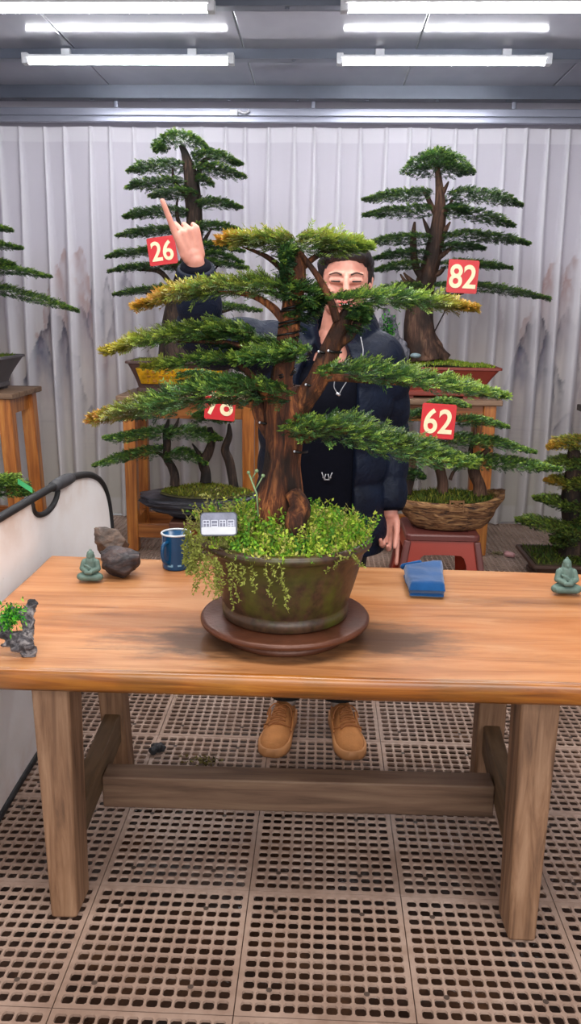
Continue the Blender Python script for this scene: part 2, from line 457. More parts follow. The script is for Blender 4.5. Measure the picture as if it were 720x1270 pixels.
# ================================================================== floor
def build_floor():
    S, NC = .4, 12
    mg = .0105; pit = (S-2*mg)/NC; hole = .0256; ch = .0046; dep = -.006
    X0, Y0 = -.566-6*S, 2.676-7*S
    V = []; Q = []; h = hole/2
    ring = [(-h, -h+ch), (-h+ch, -h), (h-ch, -h), (h, -h+ch), (h, h-ch), (h-ch, h), (-h+ch, h), (-h, h-ch)]
    for i in range(NC):
        for j in range(NC):
            x0 = mg+i*pit; y0 = mg+j*pit; cx, cy = x0+pit/2, y0+pit/2
            xa = 0.0012 if i == 0 else x0; xb = S-.0012 if i == NC-1 else x0+pit
            ya = 0.0012 if j == 0 else y0; yb = S-.0012 if j == NC-1 else y0+pit
            k = len(V)
            V += [(xa, ya, 0), (xb, ya, 0), (xb, yb, 0), (xa, yb, 0)]
            V += [(cx+a, cy+b, 0) for a, b in ring]+[(cx+a*.93, cy+b*.93, dep) for a, b in ring]
            r = lambda q: k+4+q % 8
            w = lambda q: k+12+q % 8
            Q += [(k, k+1, r(2), r(1)), (k+1, k+2, r(4), r(3)), (k+2, k+3, r(6), r(5)), (k+3, k, r(0), r(7))]
            Q += [(k, r(1), r(0), k), (k+1, r(3), r(2), k+1), (k+2, r(5), r(4), k+2), (k+3, r(7), r(6), k+3)]
            Q += [(r(q), r(q+1), w(q+1), w(q)) for q in range(8)]
    tri = [q[:3] for q in Q if q[0] == q[3]]; quad = [q for q in Q if q[0] != q[3]]
    k = len(V)
    V += [(.0012, .0012, 0), (S-.0012, .0012, 0), (S-.0012, S-.0012, 0), (.0012, S-.0012, 0)]+[(a, b, dep) for a, b in ((.0012, .0012), (S-.0012, .0012), (S-.0012, S-.0012), (.0012, S-.0012))]
    quad += [(k+q, k+4+q, k+4+(q+1) % 4, k+(q+1) % 4) for q in range(4)]
    studs = []
    for i, j in ((2, 2), (9, 2), (2, 10), (9, 10)):
        k2 = len(V); cx, cy = mg+(i+.0)*pit, mg+j*pit; rr = .0072
        V += [(cx+rr*math.cos(q*PI/4+PI/8), cy+rr*math.sin(q*PI/4+PI/8), .0006) for q in range(8)]
        studs.append(tuple(range(k2, k2+8)))
    V = np.array(V)
    me = bpy.data.meshes.new('tile'); me.from_pydata([tuple(v) for v in V], [], quad+tri+studs)
    n0 = len(quad)+len(tri)
    mi = [0]*n0+[1]*len(studs); me.polygons.foreach_set('material_index', mi); me.update()
    t = NT('brown plastic grating')
    c = t.coord((1, 1, 1), 'Object')
    n1 = t.noise(c, 2.2, 5, .6); n2 = t.noise(c, 34, 4)
    br = t.n('ShaderNodeTexVoronoi'); br.inputs['Scale'].default_value = 2.5
    col = t.ramp(n1, [(.3, lin(132, 108, 94)), (.5, lin(162, 137, 122)), (.72, lin(180, 158, 145))])
    col = t.mix(t.ramp(n2, [(.45, (0, 0, 0)), (.8, (.5, .5, .5))]), col, lin(112, 86, 70))
    t.set(color=col, rough=t.ramp(n1, [(.35, (.32,)*3), (.7, (.6,)*3)]), spec=.5)
    me.materials.append(t.m); me.materials.append(mat_plain('drain stud', (74, 60, 52), .5))
    o = link('floor', me, None, None, False); o.location = (X0, Y0, 0)
    for ax, cnt in ((0, 13), (1, 15)):
        md = o.modifiers.new('a', 'ARRAY'); md.count = cnt; md.use_relative_offset = False; md.use_constant_offset = True
        md.constant_offset_displace = (S, 0, 0) if ax == 0 else (0, S, 0)
    struct(o)
    g = MB(); g.box((0, 2.5, -.17), (7, 10, .08))
    t = NT('wet concrete below'); c = t.coord()
    n1 = t.noise(c, 6, 6, .65); n2 = t.noise(c, 1.3, 3)
    col = t.ramp(n1, [(.3, lin(30, 20, 15)), (.5, lin(66, 44, 32)), (.7, lin(104, 72, 50))])
    t.set(color=col, rough=t.ramp(n2, [(.4, (.15,)*3), (.6, (.7,)*3)]))
    t.bump(n1, .4, .02)
    struct(g.build('ground', t.m, None, False))
build_floor()

# ================================================================== shell of the booth
def shell():
    ZC = 2.90
    t = NT('glossy ceiling panel')
    n1 = t.noise(t.coord((1.4, .7, 1)), 1.5, 3)
    t.set(color=t.ramp(n1, [(.3, lin(150, 152, 164)), (.7, lin(174, 174, 186))]), rough=.11, spec=.6)
    rp = t.noise(t.coord((5, 2, 1)), 2.0, 2); t.bump(rp, .06, .02)
    g = MB()
    for i in range(7):
        g.box((-2.85+.95*i, 2.55, ZC+.03), (.944, 7.0, .06))
    struct(g.build('ceiling', t.m, None, False, bevel=.006))
    wm = mat_plain('pale wall panel', (196, 192, 200), .5, 0, .04, 2)
    g = MB(); g.box((0, 6.12, 1.46), (6.4, .06, 2.98)); struct(g.build('wall_back', wm, None, False))
    g = MB(); g.box((-3.2, 2.6, 1.46), (.06, 7.0, 2.98)); struct(g.build('wall_left', wm, None, False))
    g = MB(); g.box((3.2, 2.6, 1.46), (.06, 7.0, 2.98)); struct(g.build('wall_right', wm, None, False))
    dm = mat_plain('grey steel beam', (92, 98, 112), .35, .3, .12, 4)
    # steel channel sections across the ceiling
    def channel(y, z0, z1, th):
        b = MB(); b.box((0, y, (z0+z1)/2), (6.3, .006, z1-z0)); b.box((0, y+th/2, z0+.003), (6.3, th, .006)); b.box((0, y+th, (z0+z1)/2), (6.3, .006, z1-z0))
        for k in range(14): b.box((-2.9+.45*k, y+th/2, z0-.002), (.02, .02, .006))
        return b
    for k, (y, z0, th) in enumerate(((5.02, 2.850, .07), (4.20, 2.850, .07), (5.78, 2.822, .09), (3.38, 2.850, .07))):
        struct(channel(y, z0, ZC, th).build('trim_%d' % (k+1), dm, None, False))
    # short steel post in the far corner
    b = MB(); b.box((1.93, 6.05, 2.45), (.05, .06, .90)); b.box((2.02, 6.05, 2.45), (.02, .08, .90)); b.beam((1.93, 5.95, 2.80), (2.10, 5.70, 2.90), .03, .03)
    struct(b.build('trim_5', dm, None, False))
shell()

# ------------------------------------------------------------------ lamps
tube_m = mat_emit('lit tube', (.96, .97, 1.0), 42.0)
cap_m = mat_plain('lamp end cap', (206, 208, 214), .4)
def lamp(x0, x1, y, label):
    z = 2.83
    t = thing('tube_lamp', label, 'ceiling lamp', ((x0+x1)/2, y, z+.03), 'tube lamps under the ceiling')
    b = MB(); b.box(((x0+x1)/2, y-.006, z+.010), (x1-x0+.03, .086, .012)); b.box((x0+.2, y+.03, z+.038), (.05, .03, .05)); b.box((x1-.2, y+.03, z+.038), (.05, .03, .05));  b.build('housing', cap_m, t, False, .003)
    b = MB(); n = 12
    b.tube([(x0, y, z), (x1, y, z)], .024, 18, flat=1.0); b.v = [(p[0], p[1], min(p[2], z+.004)) for p in b.v]; b.build('diffuser', tube_m, t)
    for x in (x0, x1):
        b = MB(); b.box((x+(.018 if x == x1 else -.018), y, z+.004), (.036, .054, .056)); b.build('end_cap', cap_m, t, False, .004)
    return t
lamp(-1.665, -.56, 4.97, 'glowing white tube lamp above the tree with the 26 sign, nearer the curtain')
lamp(.075, 1.165, 4.97, 'glowing white tube lamp above the tree with the 82 sign, nearer the curtain')
lamp(-1.665, -.56, 4.15, 'glowing white tube lamp at top edge, left of its pair, half cut off')
lamp(.08, 1.17, 4.15, 'glowing white tube lamp at top edge, right of its pair, half cut off')
def copy_tree(o, dx, dy):
    c = o.copy(); COL.objects.link(c); c.location = o.location+Vector((dx, dy, 0))
    for ch in o.children:
        d = ch.copy(); COL.objects.link(d); d.parent = c
    return c

# ------------------------------------------------------------------ rail and curtain
rail_m = mat_plain('rail aluminium', (140, 143, 158), .3, .5, .06, 6)
b = MB(); b.box((-.1, 5.83, 2.748), (5.9, .05, .050))
b.box((-.1, 5.80, 2.700), (5.9, .03, .040))
for k in range(5): b.box((-2.7+1.3*k, 5.862, 2.79), (.03, .02, .08))
tag(b.build('curtain_rail', rail_m, None, False, bevel=.006), 'long silver curtain rail above the printed curtain', 'curtain rail')
b = MB(); p = at(290, 140, 5.79); b.box(p, (.05, .03, .035)); b.tube([p+Vector((.03, -.01, .01)), p+Vector((.07, -.015, -.005)), p+Vector((.10, -.01, .012))], .009, 8)
tag(b.build('rail_clip', M['white_metal'], None, False), 'small white clip on the curtain rail above the top of the 26 tree', 'clip')

def fbm(x, z, oct=5, seed=0.0):
    """cheap value noise on arrays"""
    out = np.zeros_like(x); amp = .5; fr = 1.0
    for o in range(oct):
        xi = np.floor(x*fr+seed*17.3+o*31.7); zi = np.floor(z*fr+o*11.1+seed*7.7); xf = x*fr+seed*17.3+o*31.7-xi; zf = z*fr+o*11.1+seed*7.7-zi
        hsh = lambda a, c: (np.sin(a*127.1+c*311.7)*43758.5453) % 1.0
        s = xf*xf*(3-2*xf); q = zf*zf*(3-2*zf)
        out += amp*((hsh(xi, zi)*(1-s)+hsh(xi+1, zi)*s)*(1-q)+(hsh(xi, zi+1)*(1-s)+hsh(xi+1, zi+1)*s)*q)
        amp *= .5; fr *= 2
    return out

def curtain():
    Yc = 5.88; z0, z1 = .015, 2.675
    pl_px = [-26, 0, 25, 55, 80, 113, 137, 166, 195, 220, 250, 280, 304, 333, 365, 390, 421, 447, 479, 508, 532, 565, 590, 625, 652, 680, 706, 735, 760]
    cs = np.array([at(q, 165, Yc)[0] for q in pl_px])
    xs = np.arange(-2.75, 2.55, .0085); zs = np.concatenate([np.arange(z0, 2.5, .013), np.arange(2.5, z1+.001, .008)])
    X, Z = np.meshgrid(xs, zs)
    Y = np.full_like(X, Yc)+.012*np.sin(X*9.0+.6*np.sin(Z*1.2))
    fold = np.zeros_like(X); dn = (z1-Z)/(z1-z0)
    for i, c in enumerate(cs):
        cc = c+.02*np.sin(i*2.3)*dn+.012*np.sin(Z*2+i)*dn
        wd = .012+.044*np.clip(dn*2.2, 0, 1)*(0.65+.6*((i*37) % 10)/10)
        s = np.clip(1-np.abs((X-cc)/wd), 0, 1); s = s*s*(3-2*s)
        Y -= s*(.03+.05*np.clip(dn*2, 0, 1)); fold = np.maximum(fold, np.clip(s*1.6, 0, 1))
    # ---- printed ink landscape, in photo-like units so that the motif sits on the cloth
    k = Yc/F; PX = 360+(X-at(360, 400, Yc)[0])/k/1.0; PZ = 384+(1.5-Z)/k*1.03+2
    tint = np.empty(X.shape+(3,))
    top = np.array(lin(222, 218, 228)[:3]); low = np.array(lin(214, 207, 204)[:3]); bot = np.array(lin(212, 207, 196)[:3])
    q = np.clip((PZ-300)/160, 0, 1)[..., None]; tint[:] = top*(1-q)+low*q
    q = np.clip((PZ-520)/120, 0, 1)[..., None]; tint[:] = tint*(1-q)+bot*q
    def lay(mask, rgb): 
        tint[:] = tint*(1-mask[..., None])+np.array(lin(*rgb)[:3])*mask[..., None]
    def mountain(px, py, hw, hh, rgb, a, seed, edge=None, edge_a=0.0, fade=1.0):
        rag = (fbm(PX/9.0, PZ/22.0, 5, seed)-.5)
        dxx = (PX-px)/hw
        ridge = py+hh*np.abs(dxx)**1.25*(1+.5*rag)+rag*hh*.32
        ins = np.clip((PZ-ridge)/2.5, 0, 1)*np.clip((1.15-np.abs(dxx))*6, 0, 1)
        dp = np.clip((PZ-ridge)/hh, 0, 1)
        tex = np.clip(fbm(PX/5.0, PZ/13.0, 5, seed+3)*1.9-.45, 0, 1)
        lay(ins*a*.85*(1-dp**fade)*(.35+.65*tex), rgb)
        if edge: lay(ins*edge_a*np.clip(1-(PZ-ridge)/(hh*.30), 0, 1)*np.clip(tex*1.3, 0, 1), edge)
    for off in (-330, 0, 585):      # the motif repeats along the cloth
        s_ = off*.01
        mountain(107+off, 312, 28, 110, (168, 146, 150), .75, 1+s_, (178, 132, 120), .5)
        mountain(78+off, 335, 14, 80, (176, 150, 152), .6, 2+s_, (190, 140, 128), .5)
        mountain(104+off, 378, 20, 70, (112, 112, 134), .8, 3+s_, (58, 60, 78), .8)
        mountain(83+off, 408, 14, 75, (64, 84, 118), .85, 4+s_, (40, 44, 60), .85, 1.4)
        mountain(160+off, 340, 30, 110, (150, 142, 158), .65, 5+s_, (70, 72, 92), .45)
        mountain(138+off, 345, 9, 60, (90, 92, 112), .7, 6+s_, (50, 52, 70), .6)
    for off in (0, -585, 500):
        s_ = off*.01+20
        mountain(674+off, 318, 42, 120, (172, 150, 152), .7, 7+s_, (188, 146, 134), .5)
        mountain(655+off, 386, 34, 80, (110, 110, 128), .85, 8+s_, (52, 54, 68), .9)
        mountain(637+off, 420, 22, 60, (72, 92, 130), .9, 9+s_, (42, 46, 62), .7, 1.3)
        mountain(708+off, 352, 10, 44, (72, 82, 118), .9, 10+s_, (48, 52, 78), .8)
        mountain(698+off, 505, 12, 26, (110, 110, 128), .8, 11+s_, (52, 54, 70), .9)
        mountain(598+off, 340, 16, 60, (176, 160, 166), .5, 12+s_)
    # mist and water lines
    wl = np.clip(np.sin(PZ*1.15+2.2*fbm(PX/40, PZ/9, 3, 5))*1.4-.5, 0, 1)*np.clip(1-np.abs(PZ-535)/40, 0, 1)*np.clip(fbm(PX/36, PZ/16, 4, 9)*2.4-.8, 0, 1)
    lay(wl*.45, (154, 146, 158))
    rf = np.clip(fbm(PX/18.0, PZ/60.0, 4, 13)*2.6-1.15, 0, 1)*np.clip(1-np.abs(PZ-510)/70, 0, 1)
    lay(rf*.5, (158, 148, 162))
    sm = np.clip(fbm(PX/60.0, PZ/30.0, 4, 21)*2.4-1.0, 0, 1)*np.clip(1-np.abs(PZ-440)/90, 0, 1)
    lay(sm*.25, (214, 190, 184))
    # header tape and hem are doubled cloth; gathered pleats are brightened in the colour
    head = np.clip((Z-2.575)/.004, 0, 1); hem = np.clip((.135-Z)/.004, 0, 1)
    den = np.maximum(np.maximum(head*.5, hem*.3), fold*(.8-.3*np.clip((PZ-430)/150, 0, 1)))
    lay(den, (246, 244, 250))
    n0, n1 = X.shape
    V = np.stack([X, Y, Z], -1).reshape(-1, 3)
    ii = np.arange(n0*n1).reshape(n0, n1)
    Fq = np.stack([ii[:-1, :-1], ii[:-1, 1:], ii[1:, 1:], ii[1:, :-1]], -1).reshape(-1, 4)
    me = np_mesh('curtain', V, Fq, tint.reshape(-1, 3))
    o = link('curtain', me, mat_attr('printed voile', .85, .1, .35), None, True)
    tag(o, 'long pale pleated curtain printed with an ink landscape, hanging behind the trees', 'curtain')
curtain()

# ------------------------------------------------------------------ work table
def table():
    T = thing('work_table', 'long orange-brown wooden work table with thick plank top and splayed legs', 'table', (-.03, 2.1, 0))
    zt, th = .70, .056
    corner = [(-.885, 1.70), (.87, 1.70), (.85, 2.515), (-.89, 2.585)]
    out = []
    for i in range(4):
        a, c = Vector(corner[i]), Vector(corner[(i+1) % 4]); n = 40 if i % 2 == 0 else 16
        for j in range(n):
            p = a.lerp(c, j/n); w = .005*mnoise.noise(Vector((p.x*5, p.y*5, i*3.1)))
            out.append((p.x+(w if i % 2 else 0), p.y+(w if i % 2 == 0 else 0)))
    prof = [(-.010, -th), (-.001, -th+.010), (.002, -th*.55), (0, -.012), (-.004, -.004), (-.012, 0)]
    cx, cy = -.01, 2.12; b = MB(); rings = []
    for d, z in prof:
        rings.append([Vector((x+d*(1 if x > cx else -1)*(1 if abs(abs(x-cx)-.87) < .06 else abs(x-cx)/.87), y+d*(1 if y > cy else -1), zt+z)) for x, y in out])
    b.loft(rings, True)
    me = b.mesh('tabletop'); o = link('tabletop', me, [M['table'], M['edge']], T, True)
    for p in me.polygons:
        p.material_index = 0 if p.normal.z > .8 and len(p.vertices) > 4 else 1
        if len(p.vertices) > 4: p.use_smooth = False
    zl = zt-th
    def leg(tx, ty, bx, by, w, d, w2, d2):
        b = MB(); b.beam((bx, by, .001), (tx, ty, zl), w2, d2, w, d); return b.build('leg', M['leg_wood'], T, False, bevel=.009)
    leg(-.635, 1.83, -.622, 1.80, .095, .105, .068, .115)
    leg(.525, 1.83, .515, 1.78, .095, .105, .068, .115)
    leg(-.675, 2.42, -.640, 2.42, .085, .085, .075, .085)
    leg(.555, 2.42, .555, 2.42, .090, .085, .085, .085)
    for sx, x0, x1 in ((-1, -.628, -.652), (1, .523, .557)):
        b = MB(); b.beam((x0, 1.86, .185), (x1, 2.40, .185), .052, .10); b.build('end_rail', M['rail_wood_y'], T, False, bevel=.006)
    b = MB(); b.beam((-.612, 2.13, .138), (.512, 2.13, .148), .10, .075, up=(0, 1, 0)); b.build('stretcher', M['rail_wood_x'], T, False, bevel=.006)
table()

# ------------------------------------------------------------------ turntable
def turntable():
    T = thing('turntable', 'round rusty brown turntable under the big bonsai pot on the table', 'turntable', (-.083, 1.962, .70))
    m_ = mat_plain('rusty turntable steel', (88, 50, 33), .38, .25, .28, 16, .2, 90)
    c = (-.083, 1.962, .70)
    b = MB(); b.lathe([(.155, 0), (.158, .004), (.156, .014), (.140, .028), (.140, .036)], c, 64); b.build('base', m_, T)
    b = MB(); b.lathe([(.10, .036), (.204, .037), (.212, .041), (.213, .048), (.210, .053), (.204, .055), (.10, .055)], c, 96); b.build('plate', m_, T)
turntable()
PLATE_Z = .755
# ================================================================== plants helpers
def moss_patch(name, parent, pts_fn, n, hgt, cols, lean=.5, wd=.003, seed=0, blades=1):
    """short upright blades scattered by pts_fn(rng, n) -> (n,3)"""
    P = pts_fn(n); d = np.stack([rng.normal(0, lean, n), rng.normal(0, lean, n), np.ones(n)], -1)
    L = hgt*(.5+.8*rng.random(n)); cols = np.array([lin(*c)[:3] for c in cols]); ci = cols[rng.integers(0, len(cols), n)]*(.7+.6*rng.random((n, 1)))
    V, Fq, Cl = needles(P, d, L, np.full(n, wd)*(.7+.6*rng.random(n)), rng.normal(0, 1, (n, 3))+np.array([0, 0, .01]), ci)
    o = link(name, np_mesh(name, V, Fq, Cl), M['moss'], parent, False)
    o['kind'] = 'stuff'; return o

def disc_pts(cx, cy, rx, ry, zfn):
    def f(n):
        a = rng.random(n)*2*PI; r = np.sqrt(rng.random(n))
        x = cx+np.cos(a)*r*rx; y = cy+np.sin(a)*r*ry
        return np.stack([x, y, zfn(x, y)], -1)
    return f

def rect_pts(x0, x1, y0, y1, zfn):
    def f(n):
        x = x0+rng.random(n)*(x1-x0); y = y0+rng.random(n)*(y1-y0)
        return np.stack([x, y, zfn(x, y)], -1)
    return f

def sign(label, num, px, py, y, wpx, hpx, roll=0.0, yaw=0.0):
    c = at(px, py, y); w = wpx*y/F; h = hpx*y/F
    T = thing('number_sign', label, 'sign', c, 'red number signs on the trees')
    Rm = Matrix.Translation(c) @ Matrix.Rotation(roll, 4, 'Y') @ Matrix.Rotation(yaw, 4, 'Z') @ Matrix.Rotation(PI/2-.02, 4, 'X')
    def addp(name, me, mat):
        me.transform(Rm); return link(name, me, mat, T, False)
    b = MB(); r = w*.04
    pl = [(-w/2+r, -h/2), (w/2-r, -h/2), (w/2, -h/2+r), (w/2, h/2-r), (w/2-r, h/2), (-w/2+r, h/2), (-w/2, h/2-r), (-w/2, -h/2+r)]
    b.prism([(x, z, 0) for x, z in pl], (0, 0, -.004), (0, 0, 0)); addp('plate', b.mesh('plate'), M['red_sign'])
    b = MB(); q = .0045; ins = w*.035
    for (x0, x1, z0, z1) in ((-w/2+ins, w/2-ins, h/2-ins-q*.5, h/2-ins), (-w/2+ins, w/2-ins, -h/2+ins, -h/2+ins+q*.5), (-w/2+ins, -w/2+ins+q*.5, -h/2+ins, h/2-ins), (w/2-ins-q*.5, w/2-ins, -h/2+ins, h/2-ins)):
        b.box(((x0+x1)/2, (z0+z1)/2, .0006), (x1-x0, z1-z0, .0012))
    o = addp('border', b.mesh('border'), mat_plain('sign border', (196, 60, 52), .5))
    me = text_mesh(num, h*.72, .004, .018, .88)
    addp('number', me, M['cream'])
    return T

def bonsai_trunk(name, parent, limbs, y, mat, n=14, m=7):
    b = MB()
    for i, L in enumerate(limbs):
        px, r = L[0], L[1]; dy = L[2] if len(L) > 2 else None
        limb(b, px, y, r, n if max(r) > 4 else 8, m, i*3.7+1, .15 if max(r) > 6 else .08, dy)
    return b.build(name, mat, parent)

def px_pad(parent, y, px, w, hpx, n, nl, dy=None, **kw):
    pts = [at(p[0], p[1], y+(dy[i] if dy else 0)) for i, p in enumerate(px)]
    return pad('foliage_pad', pts, w, hpx*y/F, n, nl, parent, **kw)

# ================================================================== the big bonsai on the table
def main_bonsai():
    c = Vector((-.083, 1.965, PLATE_Z))
    T = thing('bonsai_tree', 'big yew bonsai with orange-tipped top layers in a round brown pot on the turntable', 'bonsai', c)
    # pot: round, flared, lobed foot, rolled lip
    t = NT('mossy brown glazed pot')
    n1 = t.noise(t.coord((1, 1, .6)), 7, 6, .65); n2 = t.noise(t.coord(), 55, 4)
    col = t.ramp(n2, [(.35, lin(48, 32, 21)), (.7, lin(76, 53, 36))])
    g = t.ramp(n1, [(.50, (0, 0, 0)), (.64, (1, 1, 1))])
    col = t.mix(t.math('MULTIPLY', g, .72), col, lin(74, 80, 18))
    t.set(color=col, rough=.4); t.bump(n2, .3, .003)
    prof = [(.100, .0), (.150, .0), (.158, .005), (.160, .026), (.154, .032), (.158, .038), (.172, .085), (.188, .145), (.196, .176), (.205, .182), (.213, .190), (.214, .199), (.208, .206), (.199, .207), (.192, .200), (.182, .150), (.10, .14)]
    lob = lambda i, a: 1+(.006*math.cos(8*a) if 4 < i < 9 else 0)
    b = MB(); b.lathe(prof, c, 96, fn=lob)
    b.build('pot', t.m, T)
    zs = lambda x, y: c.z+.186+.045*np.exp(-(((x-c.x)**2+(y-c.y)**2)/.012))
    b = MB(); rings = []
    for r in (.001, .05, .09, .13, .16, .19):
        rings.append([Vector((c.x+math.cos(q*PI/20)*r, c.y+math.sin(q*PI/20)*r, float(zs(np.array(c.x+r*math.cos(q*PI/20)), np.array(c.y+r*math.sin(q*PI/20))))+.006*mnoise.noise(Vector((r*30, q, 0))))) for q in range(40)])
    b.loft(rings, False); b.build('soil', M['soil'], T)
    Y = 1.97
    # trunk: heavy buttress, fork at two thirds
    limbs = [
        ([(350, 668), (347, 640), (347, 610), (349, 575), (353, 540), (355, 510), (352, 480)], [37, 31, 26.5, 23, 23, 25, 21]),
        ([(352, 500), (350, 470), (354, 440), (358, 410), (362, 380), (367, 345), (368, 312)], [21, 15, 12.5, 11.5, 11, 12, 9]),
        ([(360, 520), (378, 492), (396, 466), (408, 436), (420, 408), (432, 386)], [17, 14, 13, 12, 10, 7], [0, -.02, -.03, -.03, -.04, -.04]),
        ([(418, 398), (409, 372), (395, 345), (377, 320), (368, 306)], [5.5, 4.2, 3.6, 3, 2.6], [-.05, -.05, -.04, -.02, 0]),
        ([(420, 428), (434, 416), (446, 396), (452, 380)], [5.5, 5, 4, 2.5], [-.03, -.05, -.05, -.04]),
        ([(342, 505), (326, 482), (312, 466), (296, 452)], [9, 7, 5, 3], [0, -.02, -.02, -.02]),
        ([(336, 540), (322, 512), (318, 488), (322, 468)], [9, 9, 7, 4], [0, 0, .01, .02]),
        ([(356, 404), (338, 382), (310, 366), (270, 362)], [6, 5, 3.5, 2]),
        ([(364, 360), (350, 335), (330, 318), (300, 306)], [5, 4, 3, 2]),
        ([(372, 335), (392, 318), (420, 308)], [4.5, 3.5, 2.5]),
        ([(378, 545), (398, 536), (430, 534), (500, 540)], [6, 5, 4, 2], [0, -.03, -.05, -.05]),
        ([(392, 470), (415, 468), (460, 472), (540, 480)], [6, 5, 4, 2], [-.03, -.05, -.06, -.06]),
        ([(340, 515), (315, 503), (280, 498), (200, 500)], [6, 4.5, 3.5, 2]),
        ([(350, 448), (320, 436), (280, 425), (220, 424)], [5, 4, 3, 2]),
    ]
    b = MB()
    for i, L in enumerate(limbs):
        limb(b, L[0], Y, L[1], 26 if i < 3 else 10, 9 if i < 3 else 6, i*2.1+.7, .13 if i < 3 else .07, L[2] if len(L) > 2 else None, 7 if i < 1 else 5)
    # surface roots
    for q, (a, L) in enumerate(((.2, .10), (1.3, .07), (2.6, .08), (3.6, .09), (4.5, .10), (5.4, .10))):
        p0 = at(352, 640, Y); d = Vector((math.cos(a), math.sin(a), 0))
        pts, rr = smooth_path([p0+d*.02, p0+d*.045+Vector((0, 0, -.025)), p0+d*(.03+L*.6)+Vector((0, 0, -.06)), p0+d*(.03+L)+Vector((0, 0, -.095))], [.036, .030, .021, .008], 5)
        b.tube(pts, rr, 14, fn=bark_fn(q*1.7, .2, 5))
    # knuckled root at the front right
    pts, rr = smooth_path([at(362, 610, Y-.05), at(372, 630, Y-.07), at(366, 650, Y-.085), at(372, 668, Y-.09)], [.018, .026, .028, .016], 6)
    b.tube(pts, rr, 18, fn=bark_fn(9.1, .22, 4))
    b.build('trunk', M['bark_red'], T)
    # shaping wire with pale ends
    wm = mat_plain('black wire', (22, 20, 20), .35, .4)
    def coil(pts, rad, turns, seed):
        q, r = smooth_path(pts, [rad]*len(pts), 14); out = []
        for i, (p, rr_) in enumerate(zip(q, r)):
            a = turns*2*PI*i/(len(q)-1)+seed; out.append(p+Vector((math.cos(a)*rr_, math.sin(a)*rr_, 0)))
        return out
    b = MB()
    b.tube(coil([at(351, 478, Y), at(354, 440, Y), at(358, 410, Y), at(362, 382, Y)], .027, 6, 0), .0028, 6)
    b.tube(coil([at(351, 470, Y), at(355, 436, Y), at(359, 404, Y), at(364, 372, Y)], .026, 5, 2), .0028, 6)
    b.build('wire', wm, T)
    for (px, py, dy) in ((379, 477, -.055), (356, 524, -.06), (365, 560, -.055), (407, 435, -.065), (322, 524, -.03), (395, 436, -.05)):
        p = at(px, py, Y+dy); b = MB(); b.tube([p, p+Vector((.012, .004, -.003)), p+Vector((.03, .02, -.004))], .003, 6); w = b.build('wire', wm, T)
        b = MB(); b.ball(p, .0030, 8, 6); b.build('wire_cap', M['white_metal'], w)
    # foliage layers
    topor = lambda P: np.clip(.85-np.abs(P[:, 0]+.19)*2.2, .30, .9)*.62
    wide = dict(k=7, sl=2.5, nw=.24)
    px_pad(T, Y, [(368, 303), (340, 303), (310, 301), (274, 299)], 0.111, 7.92, 570, 0.0130, orgfn=topor, new=0.69, tipc=ORG, tip_amt=.7, drop=.05, **wide)
    px_pad(T, Y, [(366, 306), (400, 307), (430, 309), (457, 308)], 0.111, 13, 570, 0.0130, orgfn=topor, new=0.76, tip_amt=.4, drop=.05, **wide)
    px_pad(T, Y, [(372, 368), (330, 358), (280, 360), (230, 364), (168, 382)], 0.128, 10.8, 950, 0.0136, orgfn=lambda P: np.clip(-.1-P[:, 0]*1.8, 0, .55), new=0.64, tipc=ORG, tip_amt=.8, drop=.15, **wide)
    px_pad(T, Y, [(345, 366), (372, 364), (404, 368)], 0.085, 11.52, 323, 0.0130, new=0.39, drop=.4, **wide)
    px_pad(T, Y-.02, [(412, 376), (450, 374), (500, 373), (545, 378), (588, 384)], 0.085, 9.36, 722, 0.0130, dy=[0, -.03, -.04, -.04, -.04], orgfn=lambda P: np.clip((P[:, 0]-.24)*4, 0, .8), new=0.62, tipc=ORG, tip_amt=.6, drop=.2, **wide)
    px_pad(T, Y, [(312, 418), (270, 411), (220, 416), (180, 424), (130, 437)], 0.102, 9.36, 798, 0.0130, orgfn=lambda P: np.clip(-.15-P[:, 0]*1.1, 0, .38), new=0.60, tipc=YEL, tip_amt=.7, drop=.25, **wide)
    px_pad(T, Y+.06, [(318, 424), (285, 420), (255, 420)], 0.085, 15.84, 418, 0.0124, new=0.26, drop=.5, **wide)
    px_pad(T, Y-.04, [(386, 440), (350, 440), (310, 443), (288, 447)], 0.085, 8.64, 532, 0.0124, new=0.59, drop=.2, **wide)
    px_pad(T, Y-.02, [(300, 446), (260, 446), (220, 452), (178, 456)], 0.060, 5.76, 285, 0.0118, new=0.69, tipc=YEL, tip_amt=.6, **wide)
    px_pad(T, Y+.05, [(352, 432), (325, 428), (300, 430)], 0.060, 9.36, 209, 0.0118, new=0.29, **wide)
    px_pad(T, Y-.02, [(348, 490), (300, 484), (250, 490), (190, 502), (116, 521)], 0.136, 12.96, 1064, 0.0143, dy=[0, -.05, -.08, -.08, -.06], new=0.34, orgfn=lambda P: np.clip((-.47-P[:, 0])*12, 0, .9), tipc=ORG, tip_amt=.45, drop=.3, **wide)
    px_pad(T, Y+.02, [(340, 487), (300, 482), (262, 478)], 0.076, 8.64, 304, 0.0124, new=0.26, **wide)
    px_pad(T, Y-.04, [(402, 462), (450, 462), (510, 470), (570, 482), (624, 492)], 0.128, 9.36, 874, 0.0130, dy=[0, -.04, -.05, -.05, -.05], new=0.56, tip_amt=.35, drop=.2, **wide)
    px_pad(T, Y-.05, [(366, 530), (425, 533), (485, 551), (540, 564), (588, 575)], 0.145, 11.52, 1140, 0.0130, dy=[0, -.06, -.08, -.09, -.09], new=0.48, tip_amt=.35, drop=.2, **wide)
    px_pad(T, Y, [(352, 400), (375, 385), (398, 372)], 0.051, 11.52, 334, 0.0124, new=0.22, hang=.5, drop=.6, **wide)
